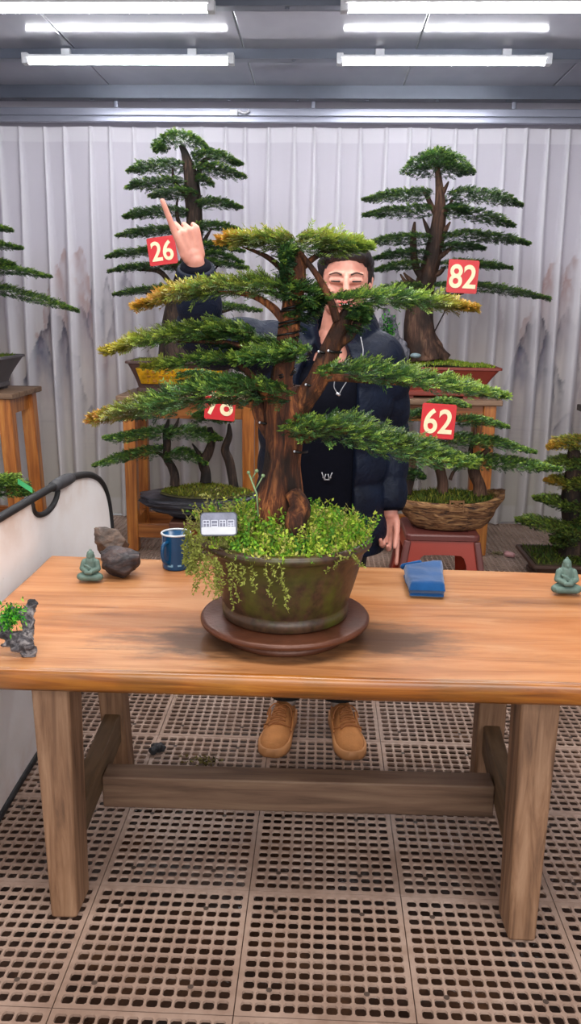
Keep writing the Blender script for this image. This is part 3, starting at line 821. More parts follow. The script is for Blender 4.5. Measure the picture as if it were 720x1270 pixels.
    px_pad(T, Y-.02, [(355, 345), (352, 325), (362, 312)], 0.060, 17.28, 543, 0.0112, new=0.19, hang=.6, drop=.6, **wide)
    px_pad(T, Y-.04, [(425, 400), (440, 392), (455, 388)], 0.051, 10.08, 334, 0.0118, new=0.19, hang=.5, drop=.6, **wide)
    mn_field = lambda X, Y_: np.array([mnoise.noise(Vector((a*22, b_*22, 3.0)))*.5+.5 for a, b_ in zip(X, Y_)])
    # cress-like weeds that fill the pot and hang over the rim
    n = 2300
    a = rng.random(n)*2*PI; r = np.sqrt(rng.random(n))*.205
    x = c.x+np.cos(a)*r; y = c.y+np.sin(a)*r; z = zs(x, y)
    left = np.clip((c.x-x)/.2, 0, 1)
    ht = (.022+.050*rng.random(n)**1.6)*(1+.45*left)*np.where((r > .165) & (y < c.y), .45, 1)*(.6+.8*(mn_field(x, y)))
    lean = np.stack([np.cos(a)*np.clip(r-.12, 0, 1)*(3+5*left)+rng.normal(0, .35, n), np.sin(a)*np.clip(r-.12, 0, 1)*(3+5*left)+rng.normal(0, .35, n), np.ones(n)], -1)
    sd = unit(lean)
    cols = np.array([lin(*q)[:3] for q in ((138, 172, 50), (108, 156, 46), (176, 190, 74), (84, 134, 50), (164, 162, 86))])
    ci = cols[rng.integers(0, 5, n)]
    ci = np.where((left > .55)[:, None] & (rng.random((n, 1)) < .6), np.array(lin(138, 140, 78)[:3]), ci)
    base = np.stack([x, y, z], -1)
    Bs, Ds, Ls, Ws, Us, Cs = [base], [sd], [ht*1.05], [np.full(n, .0016)], [rng.normal(0, 1, (n, 3))], [ci*.8]
    for k in range(9):
        q = .25+.75*rng.random(n); p = base+sd*(ht*q)[:, None]
        d = unit(rng.normal(0, 1, (n, 3))+np.array([0, 0, .3])+sd*.4)
        Bs.append(p); Ds.append(d); Ls.append(.006+.008*rng.random(n)); Ws.append(.0035+.004*rng.random(n)); Us.append(rng.normal(0, 1, (n, 3))); Cs.append(ci*(.75+.6*rng.random((n, 1))))
    # hanging strands on the left and front
    strands = [(250, 682, 55, -6), (244, 676, 34, -10), (262, 694, 50, -3), (286, 700, 62, 2), (292, 703, 48, 3), (312, 705, 34, 4), (330, 706, 50, 8), (334, 704, 40, 26), (236, 668, 40, -8), (256, 690, 30, -4), (274, 700, 34, 0), (346, 704, 60, 12), (300, 704, 26, 2), (240, 690, 26, -6), (231, 660, 45, -3), (236, 655, 60, -5), (246, 664, 50, -4), (268, 697, 45, 2), (428, 694, 20, -26), (437, 690, 16, 12)]
    for (px, py, L, dx) in strands:
        ang = math.atan2(0, 1); y0 = c.y-math.sqrt(max(.0004, .222**2-min(.22, abs(at(px, py, 1.80)[0]-c.x))**2))
        m_ = 14
        for rep in range(3 if px < 275 else 1):
            jx = rng.normal(0, 4, 2) if rep else (0, 0)
            P = np.array([tuple(at(px+jx[0]+dx*(q/m_)+2.0*math.sin(q*.9+px), py+jx[1]+L*q/m_-3, y0-.006-.006*math.sin(q/m_*PI))) for q in range(m_+1)])
            dd = P[1:]-P[:-1]; ln = np.linalg.norm(dd, axis=1)
            cc = np.tile(np.array(lin(128, 134, 62)[:3]), (m_, 1))
            Bs.append(P[:-1]); Ds.append(dd); Ls.append(ln*1.15); Ws.append(np.full(m_, .0022)); Us.append(rng.normal(0, 1, (m_, 3))); Cs.append(cc)
            for k in range(3):
                Bs.append(P[:-1]); Ds.append(rng.normal(0, 1, (m_, 3))); Ls.append(.006+.006*rng.random(m_)); Ws.append(np.full(m_, .0045)); Us.append(rng.normal(0, 1, (m_, 3))); Cs.append(cc*(.8+.7*rng.random((m_, 1))))
    V, Fq, Cl = needles(*[np.concatenate(q) for q in (Bs, Ds, Ls, Ws, Us, Cs)])
    o = link('weeds', np_mesh('weeds', V, Fq, Cl), M['moss'], T, False); o['kind'] = 'stuff'
    o['label'] = 'bright green weeds spilling over the pot rim'
    # one tall stem left of the trunk
    b = MB(); b.tube([at(320, 640, 1.86), at(318, 612, 1.86), at(308, 586, 1.86)], .0022, 6); b.tube([at(317, 606, 1.86), at(326, 590, 1.86)], .0016, 6); b.tube([at(312, 594, 1.86), at(318, 584, 1.86)], .0014, 6)
    for q in ((308, 586), (326, 590), (318, 584)): b.ball(at(*q, 1.86), .0045, 8, 6)
    b.build('weed_stem', mat_plain('pale stem', (122, 146, 104), .6), T)
    return T
main_bonsai()

# display plate: silvery embossed plaque in the weeds
def plaque():
    P = at(271, 650, 1.80); w, h = 48*1.80/F, 31*1.80/F
    T = thing('display_plaque', 'silver embossed plaque standing in the weeds of the big pot', 'plaque', P)
    Rm = Matrix.Translation(P) @ Matrix.Rotation(-.035, 4, 'Y') @ Matrix.Rotation(PI/2-.25, 4, 'X')
    r = .010
    def rr(w, h, r, k=5):
        o = []
        for cx, cy, a0 in ((w/2-r, h/2-r, 0), (-w/2+r, h/2-r, PI/2), (-w/2+r, -h/2+r, PI), (w/2-r, -h/2+r, 3*PI/2)):
            o += [(cx+math.cos(a0+PI/2*i/k)*r, cy+math.sin(a0+PI/2*i/k)*r, 0) for i in range(k+1)]
        return o
    def put(name, b, mat, **kw):
        me = b.mesh(name); me.transform(Rm); o = link(name, me, mat, T, False); return o
    sil = mat_plain('brushed silver', (112, 114, 130), .4, .2, .25, 30, .4, 120)
    b = MB(); b.prism(rr(w, h, r), (0, 0, -.006), (0, 0, 0)); put('plate', b, mat_plain('dark plaque rim', (60, 62, 66), .4, .5))
    b = MB(); b.prism(rr(w*.94, h*.92, r*.8), (0, 0, 0), (0, 0, .0015)); put('face', b, sil)
    b = MB(); b.prism([(x, y*.32-h*.27, 0) for x, y, z in rr(w*.92, h*1.0, r*.7)], (0, 0, .0015), (0, 0, .0035)); put('base_strip', b, mat_plain('pale plaque base', (186, 188, 194), .4))
    b = MB(); q = w*.018
    for k in range(4):      # four embossed characters, strokes only
        cx = (-.33+.22*k)*w; cy = .03*h; s = w*.165; z = .0022
        st = [(cx-s/2, cy, q, s), (cx+s/2, cy, q, s), (cx, cy+s/2, s, q)]
        st += ([(cx, cy, q, s), (cx, cy, s, q)], [(cx, cy-s*.1, s, q), (cx, cy-s/2, s, q)], [(cx, cy, q, s), (cx, cy+s*.1, s, q)], [(cx, cy, s, q), (cx, cy-s*.3, s, q), (cx, cy-s*.3, q, s*.5)])[k]
        for (x, y, a, d) in st: b.box((x, y, z), (a, d, .0022))
    put('characters', b, mat_plain('embossed characters', (196, 198, 212), .4))
plaque()

# ================================================================== wooden stands
def stand(name, label, x0, x1, y0, y1, zt, lw=.075, splay=.0, rails=True, low=.13, top='wood_grey', th=.035):
    T = thing(name, label, 'stand', ((x0+x1)/2, (y0+y1)/2, 0), 'wooden stands under the back trees')
    b = MB(); b.box(((x0+x1)/2, (y0+y1)/2, zt-th/2), (x1-x0, y1-y0, th)); b.build('stand_top', M[top], T, False, bevel=.006)
    i = .03; zl = zt-th
    cs = [(x0+i+lw/2, y0+i+lw/2), (x1-i-lw/2, y0+i+lw/2), (x0+i+lw/2, y1-i-lw/2), (x1-i-lw/2, y1-i-lw/2)]
    for x, y in cs:
        sx = splay if x > (x0+x1)/2 else -splay
        b = MB(); b.beam((x+sx, y, .001), (x, y, zl), lw*.92, lw*.92, lw, lw); b.build('leg', M['wood_stand'], T, False, bevel=.006)
    for (xa, xb, ya, yb) in ((cs[0][0], cs[1][0], cs[0][1], cs[0][1]), (cs[0][0], cs[1][0], cs[2][1], cs[2][1])):
        b = MB(); b.beam((xa, ya, zl-.055), (xb, yb, zl-.055), .10, .03, up=(0, 1, 0)); b.build('apron', M['wood_stand_x'], T, False, bevel=.003)
        b = MB(); b.beam((xa, ya, low), (xb, yb, low), .085, .045, up=(0, 1, 0)); b.build('rail', M['wood_stand_x'], T, False, bevel=.004)
    for k in (0, 1):
        for zz, hh, nm in ((zl-.055, .10, 'apron'), (low+.03, .08, 'rail')):
            b = MB(); b.beam((cs[k][0], cs[k][1], zz), (cs[k+2][0], cs[k+2][1], zz), .03 if nm == 'apron' else .045, hh, up=(0, 0, 1)); b.build(nm, M['wood_stand'], T, False, bevel=.003)
    return T
stand('wooden_stand', 'tall varnished wooden stand under the brown and gold pot of the 26 tree', -1.245, -.38, 4.93, 5.40, .985)
stand('wooden_stand', 'tall varnished wooden stand under the red-brown pot of the 82 tree', .22, 1.085, 5.00, 5.46, .985)
stand('wooden_stand', 'tall wooden stand with splayed legs under the grey pot at the left edge', -2.72, -1.875, 4.93, 5.47, .985, .085, .035)
def dark_stand():
    T = thing('wooden_stand', 'dark brown stand at the right edge behind the orange-tipped tree', 'stand', (1.95, 5.2, 0), 'wooden stands under the back trees')
    dm = mat_wood('dark stained stand', (30, 24, 22), (54, 42, 36), (78, 62, 52), 'z', 1, .5)
    b = MB(); b.box((2.02, 5.20, .905), (.72, .5, .04)); b.box((2.02, 5.20, .875), (.66, .45, .025)); b.build('stand_top', dm, T, False, bevel=.004)
    for x in (1.745, 2.30):
        for y in (5.02, 5.38):
            b = MB(); b.beam((x, y, .001), (x, y, .865), .07, .07); b.build('leg', dm, T, False, bevel=.004)
    b = MB(); b.box((2.02, 5.02, .80), (.5, .03, .10)); b.build('apron', dm, T, False, bevel=.003)
    b = MB(); b.box((2.02, 5.38, .80), (.5, .03, .10)); b.build('apron', dm, T, False, bevel=.003)
    b = MB(); b.box((2.02, 5.38, .2), (.5, .03, .06)); b.build('rail', dm, T, False, bevel=.003)
dark_stand()

def rect_pot(T, cx, cy, z0, w0, d0, w1, d1, h, mat, lip=.018, feet=True, name='pot', panel=None):
    """flared rectangular pot: foot size w0 x d0, rim w1 x d1"""
    def ring(w, d, z, r=.02):
        o = []
        for sx, sy, a0 in ((1, 1, 0), (-1, 1, PI/2), (-1, -1, PI), (1, -1, 3*PI/2)):
            o += [Vector((cx+sx*(w/2-r)+math.cos(a0+PI/2*i/4)*r, cy+sy*(d/2-r)+math.sin(a0+PI/2*i/4)*r, z)) for i in range(5)]
        return o
    f = .014
    b = MB()
    K = [(w0*.97, d0*.97, z0+f), (w0, d0, z0+f+.006), (w0, d0, z0+f+.026), (w0*.965, d0*.955, z0+f+.032)]
    for i in range(1, 7):
        q = i/6; K.append((w0*.965+(w1*.955-w0*.965)*q**1.25, d0*.955+(d1*.955-d0*.955)*q**1.25, z0+f+.032+(h-lip-f-.032)*q))
    K += [(w1, d1, z0+h-lip+.003), (w1, d1, z0+h-.003), (w1*.99, d1*.985, z0+h), (w1*.93, d1*.90, z0+h), (w1*.92, d1*.88, z0+h-.03)]
    b.loft([ring(w, d, z) for w, d, z in K])
    if feet:
        for sx in (-1, 1):
            for sy in (-1, 1): b.box((cx+sx*w0*.36, cy+sy*d0*.34, z0+f/2), (w0*.18, d0*.22, f))
    return b.build(name, mat, T, False, bevel=0)

SMALL = dict(k=5, sl=2.3, nw=.36)
def bg_pads(T, y, L, w=.20, nl=.022, dens=1.0, **kw):
    for e in L:
        px, hpx = e[0], e[1]; ln = abs(px[-1][0]-px[0][0])
        o = dict(SMALL, bright=1.15); o.update(kw)
        if len(e) > 2: o.update(e[2])
        ww = o.pop('w', w*min(1.0, .45+ln/120)); dy = o.pop('dy', None); yo = o.pop('yo', 0)
        px_pad(T, y+yo, px, ww, hpx*.92, int(ln*7.5*dens)+60, nl*.56, dy=dy, **o)

# ---- tree 26
def tree26():
    Y = 5.15
    cx = at(228, 460, Y)[0]
    T = thing('bonsai_tree', 'tall many-layered yew bonsai with the 26 sign, in a brown pot with gold panel', 'bonsai', (cx, Y, .985))
    pm = mat_plain('brown glazed pot', (74, 52, 48), .35, 0, .2, 10)
    rect_pot(T, cx, Y, .985, .54, .30, .655, .38, .205, pm)
    # golden relief panel on the front face
    b = MB(); yb = Y-.163
    b.hexa([(cx-.235, yb, 1.052), (cx+.235, yb, 1.052), (cx+.235, yb+.02, 1.052), (cx-.235, yb+.02, 1.052), (cx-.265, yb-.016, 1.148), (cx+.265, yb-.016, 1.148), (cx+.265, yb+.012, 1.148), (cx-.265, yb+.012, 1.148)])
    pg = b.build('gold_panel', mat_plain('gold relief', (206, 152, 20), .3, .35, .45, 26, .8, 60), T, False, .004)
    b = MB()
    for i in range(11):
        for k in range(3):
            b.box((cx-.19+.038*i+rng.normal(0, .004), yb-.010-.004*k, 1.072+.028*k), (.022 if (i+k) % 2 else .008, .012, .006 if k % 2 else .016))
    b.build('relief_pattern', mat_plain('darker gold', (150, 98, 14), .4, .3), pg, False)
    zt = .985+.19
    b = MB(); b.box((cx, Y, zt-.012), (.60, .33, .03)); b.build('soil', M['soil'], T, False)
    moss_patch('moss', T, rect_pts(cx-.29, cx+.29, Y-.16, Y+.16, lambda x, y: zt+.002+.03*np.exp(-((x-cx)**2+(y-Y)**2)/.02)), 1800, .022, ((120, 128, 52), (86, 104, 40), (150, 150, 74)), wd=.006)
    limbs = [
        ([(222, 446), (219, 415), (222, 380), (230, 345), (238, 310), (240, 275), (239, 245), (236, 215), (229, 190), (224, 180)], [26, 18, 15, 13, 11, 9.5, 8.5, 7, 4, 2.5]),
        ([(206, 446), (212, 430), (219, 410)], [9, 9, 8]), ([(242, 447), (234, 430), (226, 412)], [10, 9, 8]),
        ([(238, 240), (246, 215), (252, 200), (262, 196)], [4, 3.5, 3, 2]), ([(240, 262), (228, 240), (216, 225), (214, 208)], [3, 2.5, 2.5, 2]),
        ([(240, 300), (226, 285), (219, 265), (220, 245)], [3, 2.5, 2.5, 1.5]), ([(238, 320), (252, 300), (262, 284)], [4, 3, 2]),
        ([(232, 345), (216, 330), (200, 314), (180, 313)], [4, 3, 2.5, 1.5]), ([(225, 370), (210, 350), (196, 336), (170, 335)], [4, 3.5, 3, 2]),
        ([(230, 372), (250, 352), (270, 330)], [4, 3, 2]), ([(224, 385), (205, 372), (180, 364)], [4, 3, 2]), ([(234, 398), (262, 390), (290, 383)], [4, 3, 2]),
    ]
    bonsai_trunk('trunk', T, limbs, Y, M['bark_dark'])
    B = dict(blunt=1)
    L = [([(190, 182), (207, 176), (226, 173), (245, 177), (258, 185)], 7, dict(blunt=1, w=.14, new=.45, dy=None)),
         ([(207, 186), (200, 184), (192, 187)], 4, dict(w=.07)),
         ([(238, 200), (262, 195), (280, 197), (299, 204)], 5, {}), ([(240, 214), (262, 213), (280, 214), (303, 220)], 6, {}),
         ([(232, 207), (205, 208), (180, 210), (159, 213)], 5, {}), ([(236, 230), (205, 228), (180, 230), (157, 234)], 5.5, {}),
         ([(248, 243), (225, 241), (205, 243), (186, 244)], 4.5, {}), ([(242, 228), (254, 224), (263, 229)], 5, {}),
         ([(243, 256), (262, 253), (280, 254), (299, 258)], 5, {}), ([(236, 265), (205, 264), (180, 266), (154, 270)], 5, {}),
         ([(240, 285), (262, 282), (280, 282), (297, 286)], 4.5, {}), ([(240, 290), (205, 287), (175, 290), (146, 293)], 5, {}),
         ([(242, 308), (262, 306), (280, 308), (302, 312)], 4.5, {}), ([(246, 318), (268, 316), (285, 320), (300, 326)], 4, {}),
         ([(218, 316), (190, 313), (160, 315), (133, 319)], 5, {}), ([(238, 332), (200, 331), (165, 333), (136, 337)], 5, {}),
         ([(240, 330), (265, 326), (285, 330), (307, 333)], 4, {}), ([(234, 362), (200, 360), (170, 362), (141, 366)], 5, {}),
         ([(240, 384), (270, 380), (295, 382), (323, 386)], 4, {}), ([(236, 345), (252, 343), (266, 348)], 5, {})]
    bg_pads(T, Y, L, .20, .024, 1.15, new=.36)
    return T
tree26()

# ---- tree 82
def tree82():
    Y = 5.22
    cx = at(541, 460, Y)[0]
    T = thing('bonsai_tree', 'tall layered yew bonsai with domed crown and the 82 sign, in a red-brown pot', 'bonsai', (cx, Y, .985))
    pm = mat_plain('red-brown clay pot', (128, 50, 38), .5, 0, .12, 8)
    rect_pot(T, cx, Y, .985, .56, .30, .735, .40, .19, pm)
    zt = .985+.18
    b = MB(); b.box((cx, Y, zt-.012), (.66, .34, .03)); b.build('soil', M['soil'], T, False)
    moss_patch('moss', T, rect_pts(cx-.33, cx+.33, Y-.17, Y+.17, lambda x, y: zt+.004+.035*np.exp(-((x-cx)**2+(y-Y)**2)/.03)), 2600, .022, ((140, 158, 46), (108, 140, 44), (160, 170, 70)), wd=.006)
    limbs = [
        ([(524, 446), (522, 425), (520, 400), (521, 375), (527, 350), (535, 320), (541, 290), (545, 262), (545, 240), (542, 206)], [25, 19, 17.5, 14.5, 11, 10, 8.5, 6.5, 5, 2.5]),
        ([(500, 447), (508, 434), (515, 418), (518, 400)], [8, 9, 9, 8], [-.03, -.02, 0, 0]), ([(554, 446), (542, 436), (532, 420), (527, 400)], [7, 9, 9, 8], [-.05, -.04, -.02, 0]), ([(536, 447), (530, 435), (525, 415)], [8, 9, 9], [-.09, -.07, -.04]),
        ([(541, 268), (532, 250), (527, 240), (522, 232)], [3.5, 3, 2.5, 2]), ([(543, 252), (551, 235), (556, 225)], [3, 2.5, 2]), ([(546, 270), (556, 256), (562, 246)], [3, 2.5, 2]),
        ([(538, 305), (530, 285), (524, 270)], [3.5, 3, 2]), ([(541, 300), (552, 285), (558, 275)], [3.5, 3, 2]), ([(528, 350), (515, 330), (512, 300), (514, 275)], [5, 4.5, 4, 3]),
        ([(516, 352), (506, 345), (500, 338)], [3, 2.5, 2]), ([(535, 325), (550, 315), (562, 306)], [4, 3, 2]), ([(530, 345), (545, 338), (552, 330)], [4, 3, 2]), ([(512, 356), (503, 350), (496, 340)], [3, 2.5, 2]), ([(523, 375), (545, 368), (575, 364)], [4, 3, 2]),
    ]
    bonsai_trunk('trunk', T, limbs, Y, M['bark_brown'], 18)
    L = [([(497, 215), (515, 206), (541, 199), (566, 206), (586, 215)], 12, dict(blunt=1, w=.20, new=.45, drop=0)),
         ([(508, 215), (530, 212), (552, 212), (576, 215)], 7, dict(blunt=1, w=.20, new=.15, drop=.3)), ([(520, 200), (541, 196), (562, 202)], 7, dict(blunt=1, w=.16, new=.45)),
         ([(536, 243), (505, 243), (480, 245), (450, 248)], 5.5, {}), ([(550, 246), (575, 242), (610, 246), (646, 255)], 6.5, {}),
         ([(536, 264), (505, 263), (480, 265), (451, 267)], 6.5, {}), ([(545, 264), (570, 264), (605, 272), (637, 281)], 6.5, {}), ([(548, 262), (565, 260), (578, 264)], 6, dict(new=.1)),
         ([(534, 298), (505, 298), (480, 299), (454, 302)], 7.5, {}), ([(545, 296), (580, 293), (620, 297), (656, 303)], 6.5, {}), ([(542, 307), (570, 307), (600, 309)], 4.5, dict(new=.1)),
         ([(532, 318), (510, 316), (485, 317), (462, 322)], 5.5, dict(new=.08)), ([(526, 330), (500, 330), (480, 333), (462, 336)], 5.5, {}), ([(544, 330), (570, 328), (600, 330), (633, 333)], 5, {}),
         ([(527, 360), (500, 358), (475, 360), (458, 364)], 7.5, {}), ([(536, 358), (575, 356), (620, 360), (652, 366), (681, 371)], 7, {})]
    bg_pads(T, Y, L, .22, .023, 1.25, new=.36)
    b = MB(); b.tube([at(563, 364, Y-.24), at(538, 412, Y-.15)], .004, 6); b.build('prop_stick', M['bark_dark'], T)
    # small mossy scenery rock in the pot, beside the man's shoulder
    return T
tree82()
sign('red sign with cream digits 82 hanging on the right back tree', '82', 573.5, 343, 4.90, 36, 38, .05)
sign('red sign with cream digits 26 beside the raised hand', '26', 201, 311, 4.88, 34, 32, -.13)

# ---- tree 62 in the rock-textured boat
def bark_boat():
    Y = 4.32
    c = at(556, 630, Y); cx = c[0]; z0 = at(556, 652, Y)[2]
    T = thing('bonsai_tree', 'low two-trunk bonsai with the 62 sign in a carved bark-textured boat pot', 'bonsai', (cx, Y, z0))
    t = NT('carved bark pot')
    g = t.noise(t.coord((7, 9, 34)), 1.6, 7, .65, 1.2)
    t.set(color=t.ramp(g, [(.34, lin(40, 24, 15)), (.46, lin(112, 74, 44)), (.58, lin(164, 122, 78)), (.72, lin(196, 158, 110))]), rough=.6); t.bump(g, 1.0, .02)
    def R(i, a):
        return 1+.06*mnoise.noise(Vector((math.cos(a)*3, math.sin(a)*3, i*.8)))+.05*mnoise.noise(Vector((math.cos(a)*9, math.sin(a)*9, i*2.2)))
    b = MB(); k = .285
    prof = [(k*.60, 0), (k*.66, .004), (k*.74, .03), (k*.82, .055), (k*.88, .08), (k*.94, .105), (k*1.0, .128), (k*1.03, .148), (k*1.01, .158), (k*.95, .160), (k*.90, .150), (k*.80, .135), (k*.1, .13)]
    def sec(i, a):
        # raised right-hand prow
        return R(i, a)
    b.lathe(prof, (cx, Y, z0), 90, 1.0, .62, sec)
    b.v = [(x, y, z+max(0, (x-cx)/.29)**3*.05*max(0, (z-z0)/.16)) for x, y, z in b.v]
    b.build('pot', t.m, T)
    zs = lambda x, y: z0+.142+.035*np.exp(-((x-cx)**2/.03+(y-Y)**2/.012))
    b = MB(); rings = []
    for r in (.001, .08, .16, .24, .262):
        rings.append([Vector((cx+math.cos(q*PI/18)*r, Y+math.sin(q*PI/18)*r*.6, float(zs(np.array(cx+math.cos(q*PI/18)*r), np.array(Y+math.sin(q*PI/18)*r*.6)))-.004)) for q in range(36)])
    b.loft(rings, False); b.build('soil', M['soil'], T)
    moss_patch('moss', T, disc_pts(cx, Y, .255, .15, zs), 2200, .034, ((96, 106, 34), (70, 92, 34), (132, 132, 52), (60, 80, 36)), .7, .005)
    # small square seal carved on the front
    b = MB(); p = at(566, 628, Y-.176)
    for (x, z, w, h) in ((0, .03, .075, .008), (0, -.03, .075, .008), (-.034, 0, .008, .066), (.034, 0, .008, .066), (-.012, .008, .006, .034), (.012, .008, .006, .034), (0, 0, .05, .006), (0, -.016, .05, .006), (0, .018, .044, .006)):
        b.box((p[0]+x, p[1]+.004, p[2]+z*.8), (w*.8, .022, h*.9))
    b.build('seal', mat_plain('seal relief', (120, 84, 50), .6), T, False)
    limbs = [([(548, 612), (549, 598), (545, 582), (539, 568), (536, 552), (532, 530), (536, 512)], [7, 6.5, 6, 5, 3.5, 2.5, 2]), ([(540, 566), (552, 552), (562, 546)], [3, 2.5, 2]), ([(558, 595), (562, 585), (572, 575)], [2.5, 2, 1.5]),
             ([(594, 614), (593, 600), (588, 588), (588, 576), (597, 566), (606, 556)], [9, 8, 8, 7, 5, 3]), ([(588, 576), (583, 560), (588, 540), (590, 525)], [5, 3, 2.5, 2]),
             ([(504, 612), (508, 595), (512, 575), (508, 555), (516, 540)], [6, 6, 5, 4, 2.5])]
    bonsai_trunk('trunk', T, limbs, Y, M['bark_brown'])
    L = [([(528, 504), (545, 500), (562, 500), (582, 504)], 5, dict(new=.5, w=.10)), ([(562, 524), (585, 522), (605, 524), (629, 530)], 5.5, dict(w=.12)), ([(500, 520), (520, 514), (540, 512)], 6, dict(w=.10, new=.15)),
         ([(540, 548), (580, 546), (620, 550), (663, 561)], 7, {}), ([(548, 574), (590, 572), (640, 576), (695, 583)], 8, dict(dy=[0, -.04, -.10, -.16])), ([(500, 560), (525, 568), (548, 570)], 7, dict(new=.2, w=.1)), ([(500, 590), (512, 588), (526, 592)], 8, dict(new=.1, w=.08))]
    bg_pads(T, Y-.02, L, .17, .020, 1.7, new=.38, tip_amt=.4)
    return T
bark_boat()
sign('red sign with cream digits 62 above the bark-textured boat pot', '62', 543, 522.5, 4.12, 42, 43, .05)

def red_stool():
    Y = 4.32; zt = at(556, 652, Y)[2]-.002
    cx = at(543, 660, Y)[0]
    T = thing('plastic_stool', 'red-brown plastic stool under the bark-textured boat pot', 'stool', (cx, Y, 0))
    m_ = mat_plain('red-brown plastic', (146, 42, 20), .35, 0, .08, 5); m2 = mat_plain('worn plastic corner', (98, 50, 46), .4, 0, .1, 6)
    w = .385
    def sq(h, z, r=.03):
        o = []
        for sx, sy, a0 in ((1, 1, 0), (-1, 1, PI/2), (-1, -1, PI), (1, -1, 3*PI/2)):
            o += [Vector((cx+sx*(h-r)+math.cos(a0+PI/2*i/5)*r, Y+sy*(h-r)+math.sin(a0+PI/2*i/5)*r, z)) for i in range(6)]
        return o
    b = MB(); b.loft([sq(w/2-.008, zt-.035), sq(w/2, zt-.03), sq(w/2, zt-.008), sq(w/2-.006, zt), sq(w/2-.05, zt), sq(w/2-.055, zt-.004)]); b.build('seat', m2, T, False)
    h0, h1 = w/2-.012, w/2+.045; zb = .0; z1 = zt-.035
    for k in range(4):    # four sides, each with an arched opening
        M_ = Matrix.Translation((cx, Y, 0)) @ Matrix.Rotation(k*PI/2, 4, 'Z'); b = MB()
        def P(u, z, off=0): 
            q = (z1-z)/(z1-zb); hh = h0+(h1-h0)*q; return M_ @ Vector((u*hh, -hh+off, z))
        N = 8; za = z1-.075
        arch = [(-.62, zb), (-.62, za-.05), (-.58, za-.015), (-.50, za), (-.2, za+.003), (.2, za+.003), (.50, za), (.58, za-.015), (.62, za-.05), (.62, zb)]
        outer = [(-.97, zb), (-.97, za-.05), (-.97, za+.01), (-.97, z1), (-.3, z1), (.3, z1), (.97, z1), (.97, za+.01), (.97, za-.05), (.97, zb)]
        for i in range(9):
            a, b2, c2, d = arch[i], arch[i+1], outer[i+1], outer[i]
            pts = [P(*a), P(*b2), P(*c2), P(*d)]; pin = [P(a[0], a[1], .012), P(b2[0], b2[1], .012), P(c2[0], c2[1], .012), P(d[0], d[1], .012)]
            b.hexa(pts+pin)
        b.build('side_panel', m_, T, False, fixn=True)
        b = MB(); q = [(P(.97, zb), P(.97, z1))]
        a0, a1 = q[0]; b.beam(a0+Vector((0, 0, .001)), a1, .035, .035); b.build('leg', m2, T, False, bevel=.008)
    return T
red_stool()

# ---- tree 78 in the slate tray
def slate_tray():
    Y = 4.45
    cx = at(246, 620, Y)[0]; z0 = at(246, 641, Y)[2]
    T = thing('bonsai_tree', 'three-trunk forest bonsai with the 78 sign on a black slate tray', 'bonsai', (cx, Y, z0))
    t = NT('layered slate')
    g = t.noise(t.coord((3, 3, 44)), 1.5, 6, .6, .8)
    t.set(color=t.ramp(g, [(.35, lin(22, 22, 28)), (.55, lin(54, 54, 64)), (.75, lin(104, 104, 114))]), rough=.5); t.bump(g, 1.0, .02)
    def R(i, a): return 1+.10*mnoise.noise(Vector((math.cos(a)*2.4+5, math.sin(a)*2.4, i*.35)))+.05*mnoise.noise(Vector((math.cos(a)*6, math.sin(a)*6, i*1.9)))
    k = .335
    b = MB(); b.lathe([(k*.28, 0), (k*.42, .002), (k*.52, .02), (k*.50, .03), (k*.70, .036), (k*.80, .055), (k*.76, .062), (k*.90, .075), (k*.99, .098), (k*.96, .106), (k*1.02, .118), (k*1.0, .128), (k*.9, .130), (k*.1, .132)], (cx, Y, z0), 100, 1, .58, R)
    b.build('slate_tray', t.m, T)
    mx = at(256, 600, Y)[0]
    zs = lambda x, y: z0+.128+.055*np.exp(-((x-mx)**2/.05+(y-Y)**2/.010))
    b = MB(); rings = []
    for r in (.001, .08, .16, .23, .262):
        rings.append([Vector((mx+math.cos(q*PI/18)*r, Y+math.sin(q*PI/18)*r*.52, float(zs(np.array(mx+math.cos(q*PI/18)*r), np.array(Y+math.sin(q*PI/18)*r*.52)))-.003)) for q in range(36)])
    b.loft(rings, False); b.build('soil', M['soil'], T)
    moss_patch('moss', T, disc_pts(mx, Y, .25, .13, zs), 2600, .02, ((110, 116, 36), (84, 96, 34), (134, 126, 52), (100, 110, 40)), .6, .005)
    limbs = [([(217, 602), (217, 590), (212, 578), (206, 568), (207, 550), (206, 535), (209, 520)], [6.5, 6, 5, 4.5, 4.5, 4, 3]), ([(210, 540), (217, 530), (222, 518)], [3, 2.5, 2]), ([(206, 570), (196, 562), (180, 562)], [3, 2, 1.5]),
             ([(255, 598), (255, 585), (252, 574), (258, 562), (262, 548), (260, 530)], [7, 6.5, 7, 6, 5, 3]), ([(252, 576), (246, 562), (238, 550)], [4, 3, 2]),
             ([(292, 614), (285, 575), (279, 558), (284, 540), (284, 525)], [6, 6, 5.5, 4, 3], [.05]*5)]
    bonsai_trunk('trunk', T, limbs, Y, M['bark_dark'])
    L = [([(206, 560), (175, 562), (145, 569), (117, 577)], 6, {}), ([(203, 568), (225, 563), (245, 568), (256, 575)], 7, dict(w=.13)), ([(215, 537), (185, 538), (155, 542), (129, 543)], 6.5, {}), ([(205, 538), (235, 536), (255, 540), (274, 545)], 7.5, {}),
         ([(222, 512), (190, 512), (165, 516), (142, 520)], 7, {}), ([(236, 520), (258, 517), (288, 522)], 7, dict(w=.13)), ([(218, 470), (245, 466), (282, 470)], 7, dict(w=.13, new=.3)), ([(240, 490), (262, 484), (290, 490)], 8, dict(w=.13))]
    bg_pads(T, Y-.02, L, .17, .020, 1.7, new=.34)
    return T
slate_tray()
sign('red sign half hidden by the big tree, cream digits 78', '78', 273, 501, 4.22, 38, 40, .08)
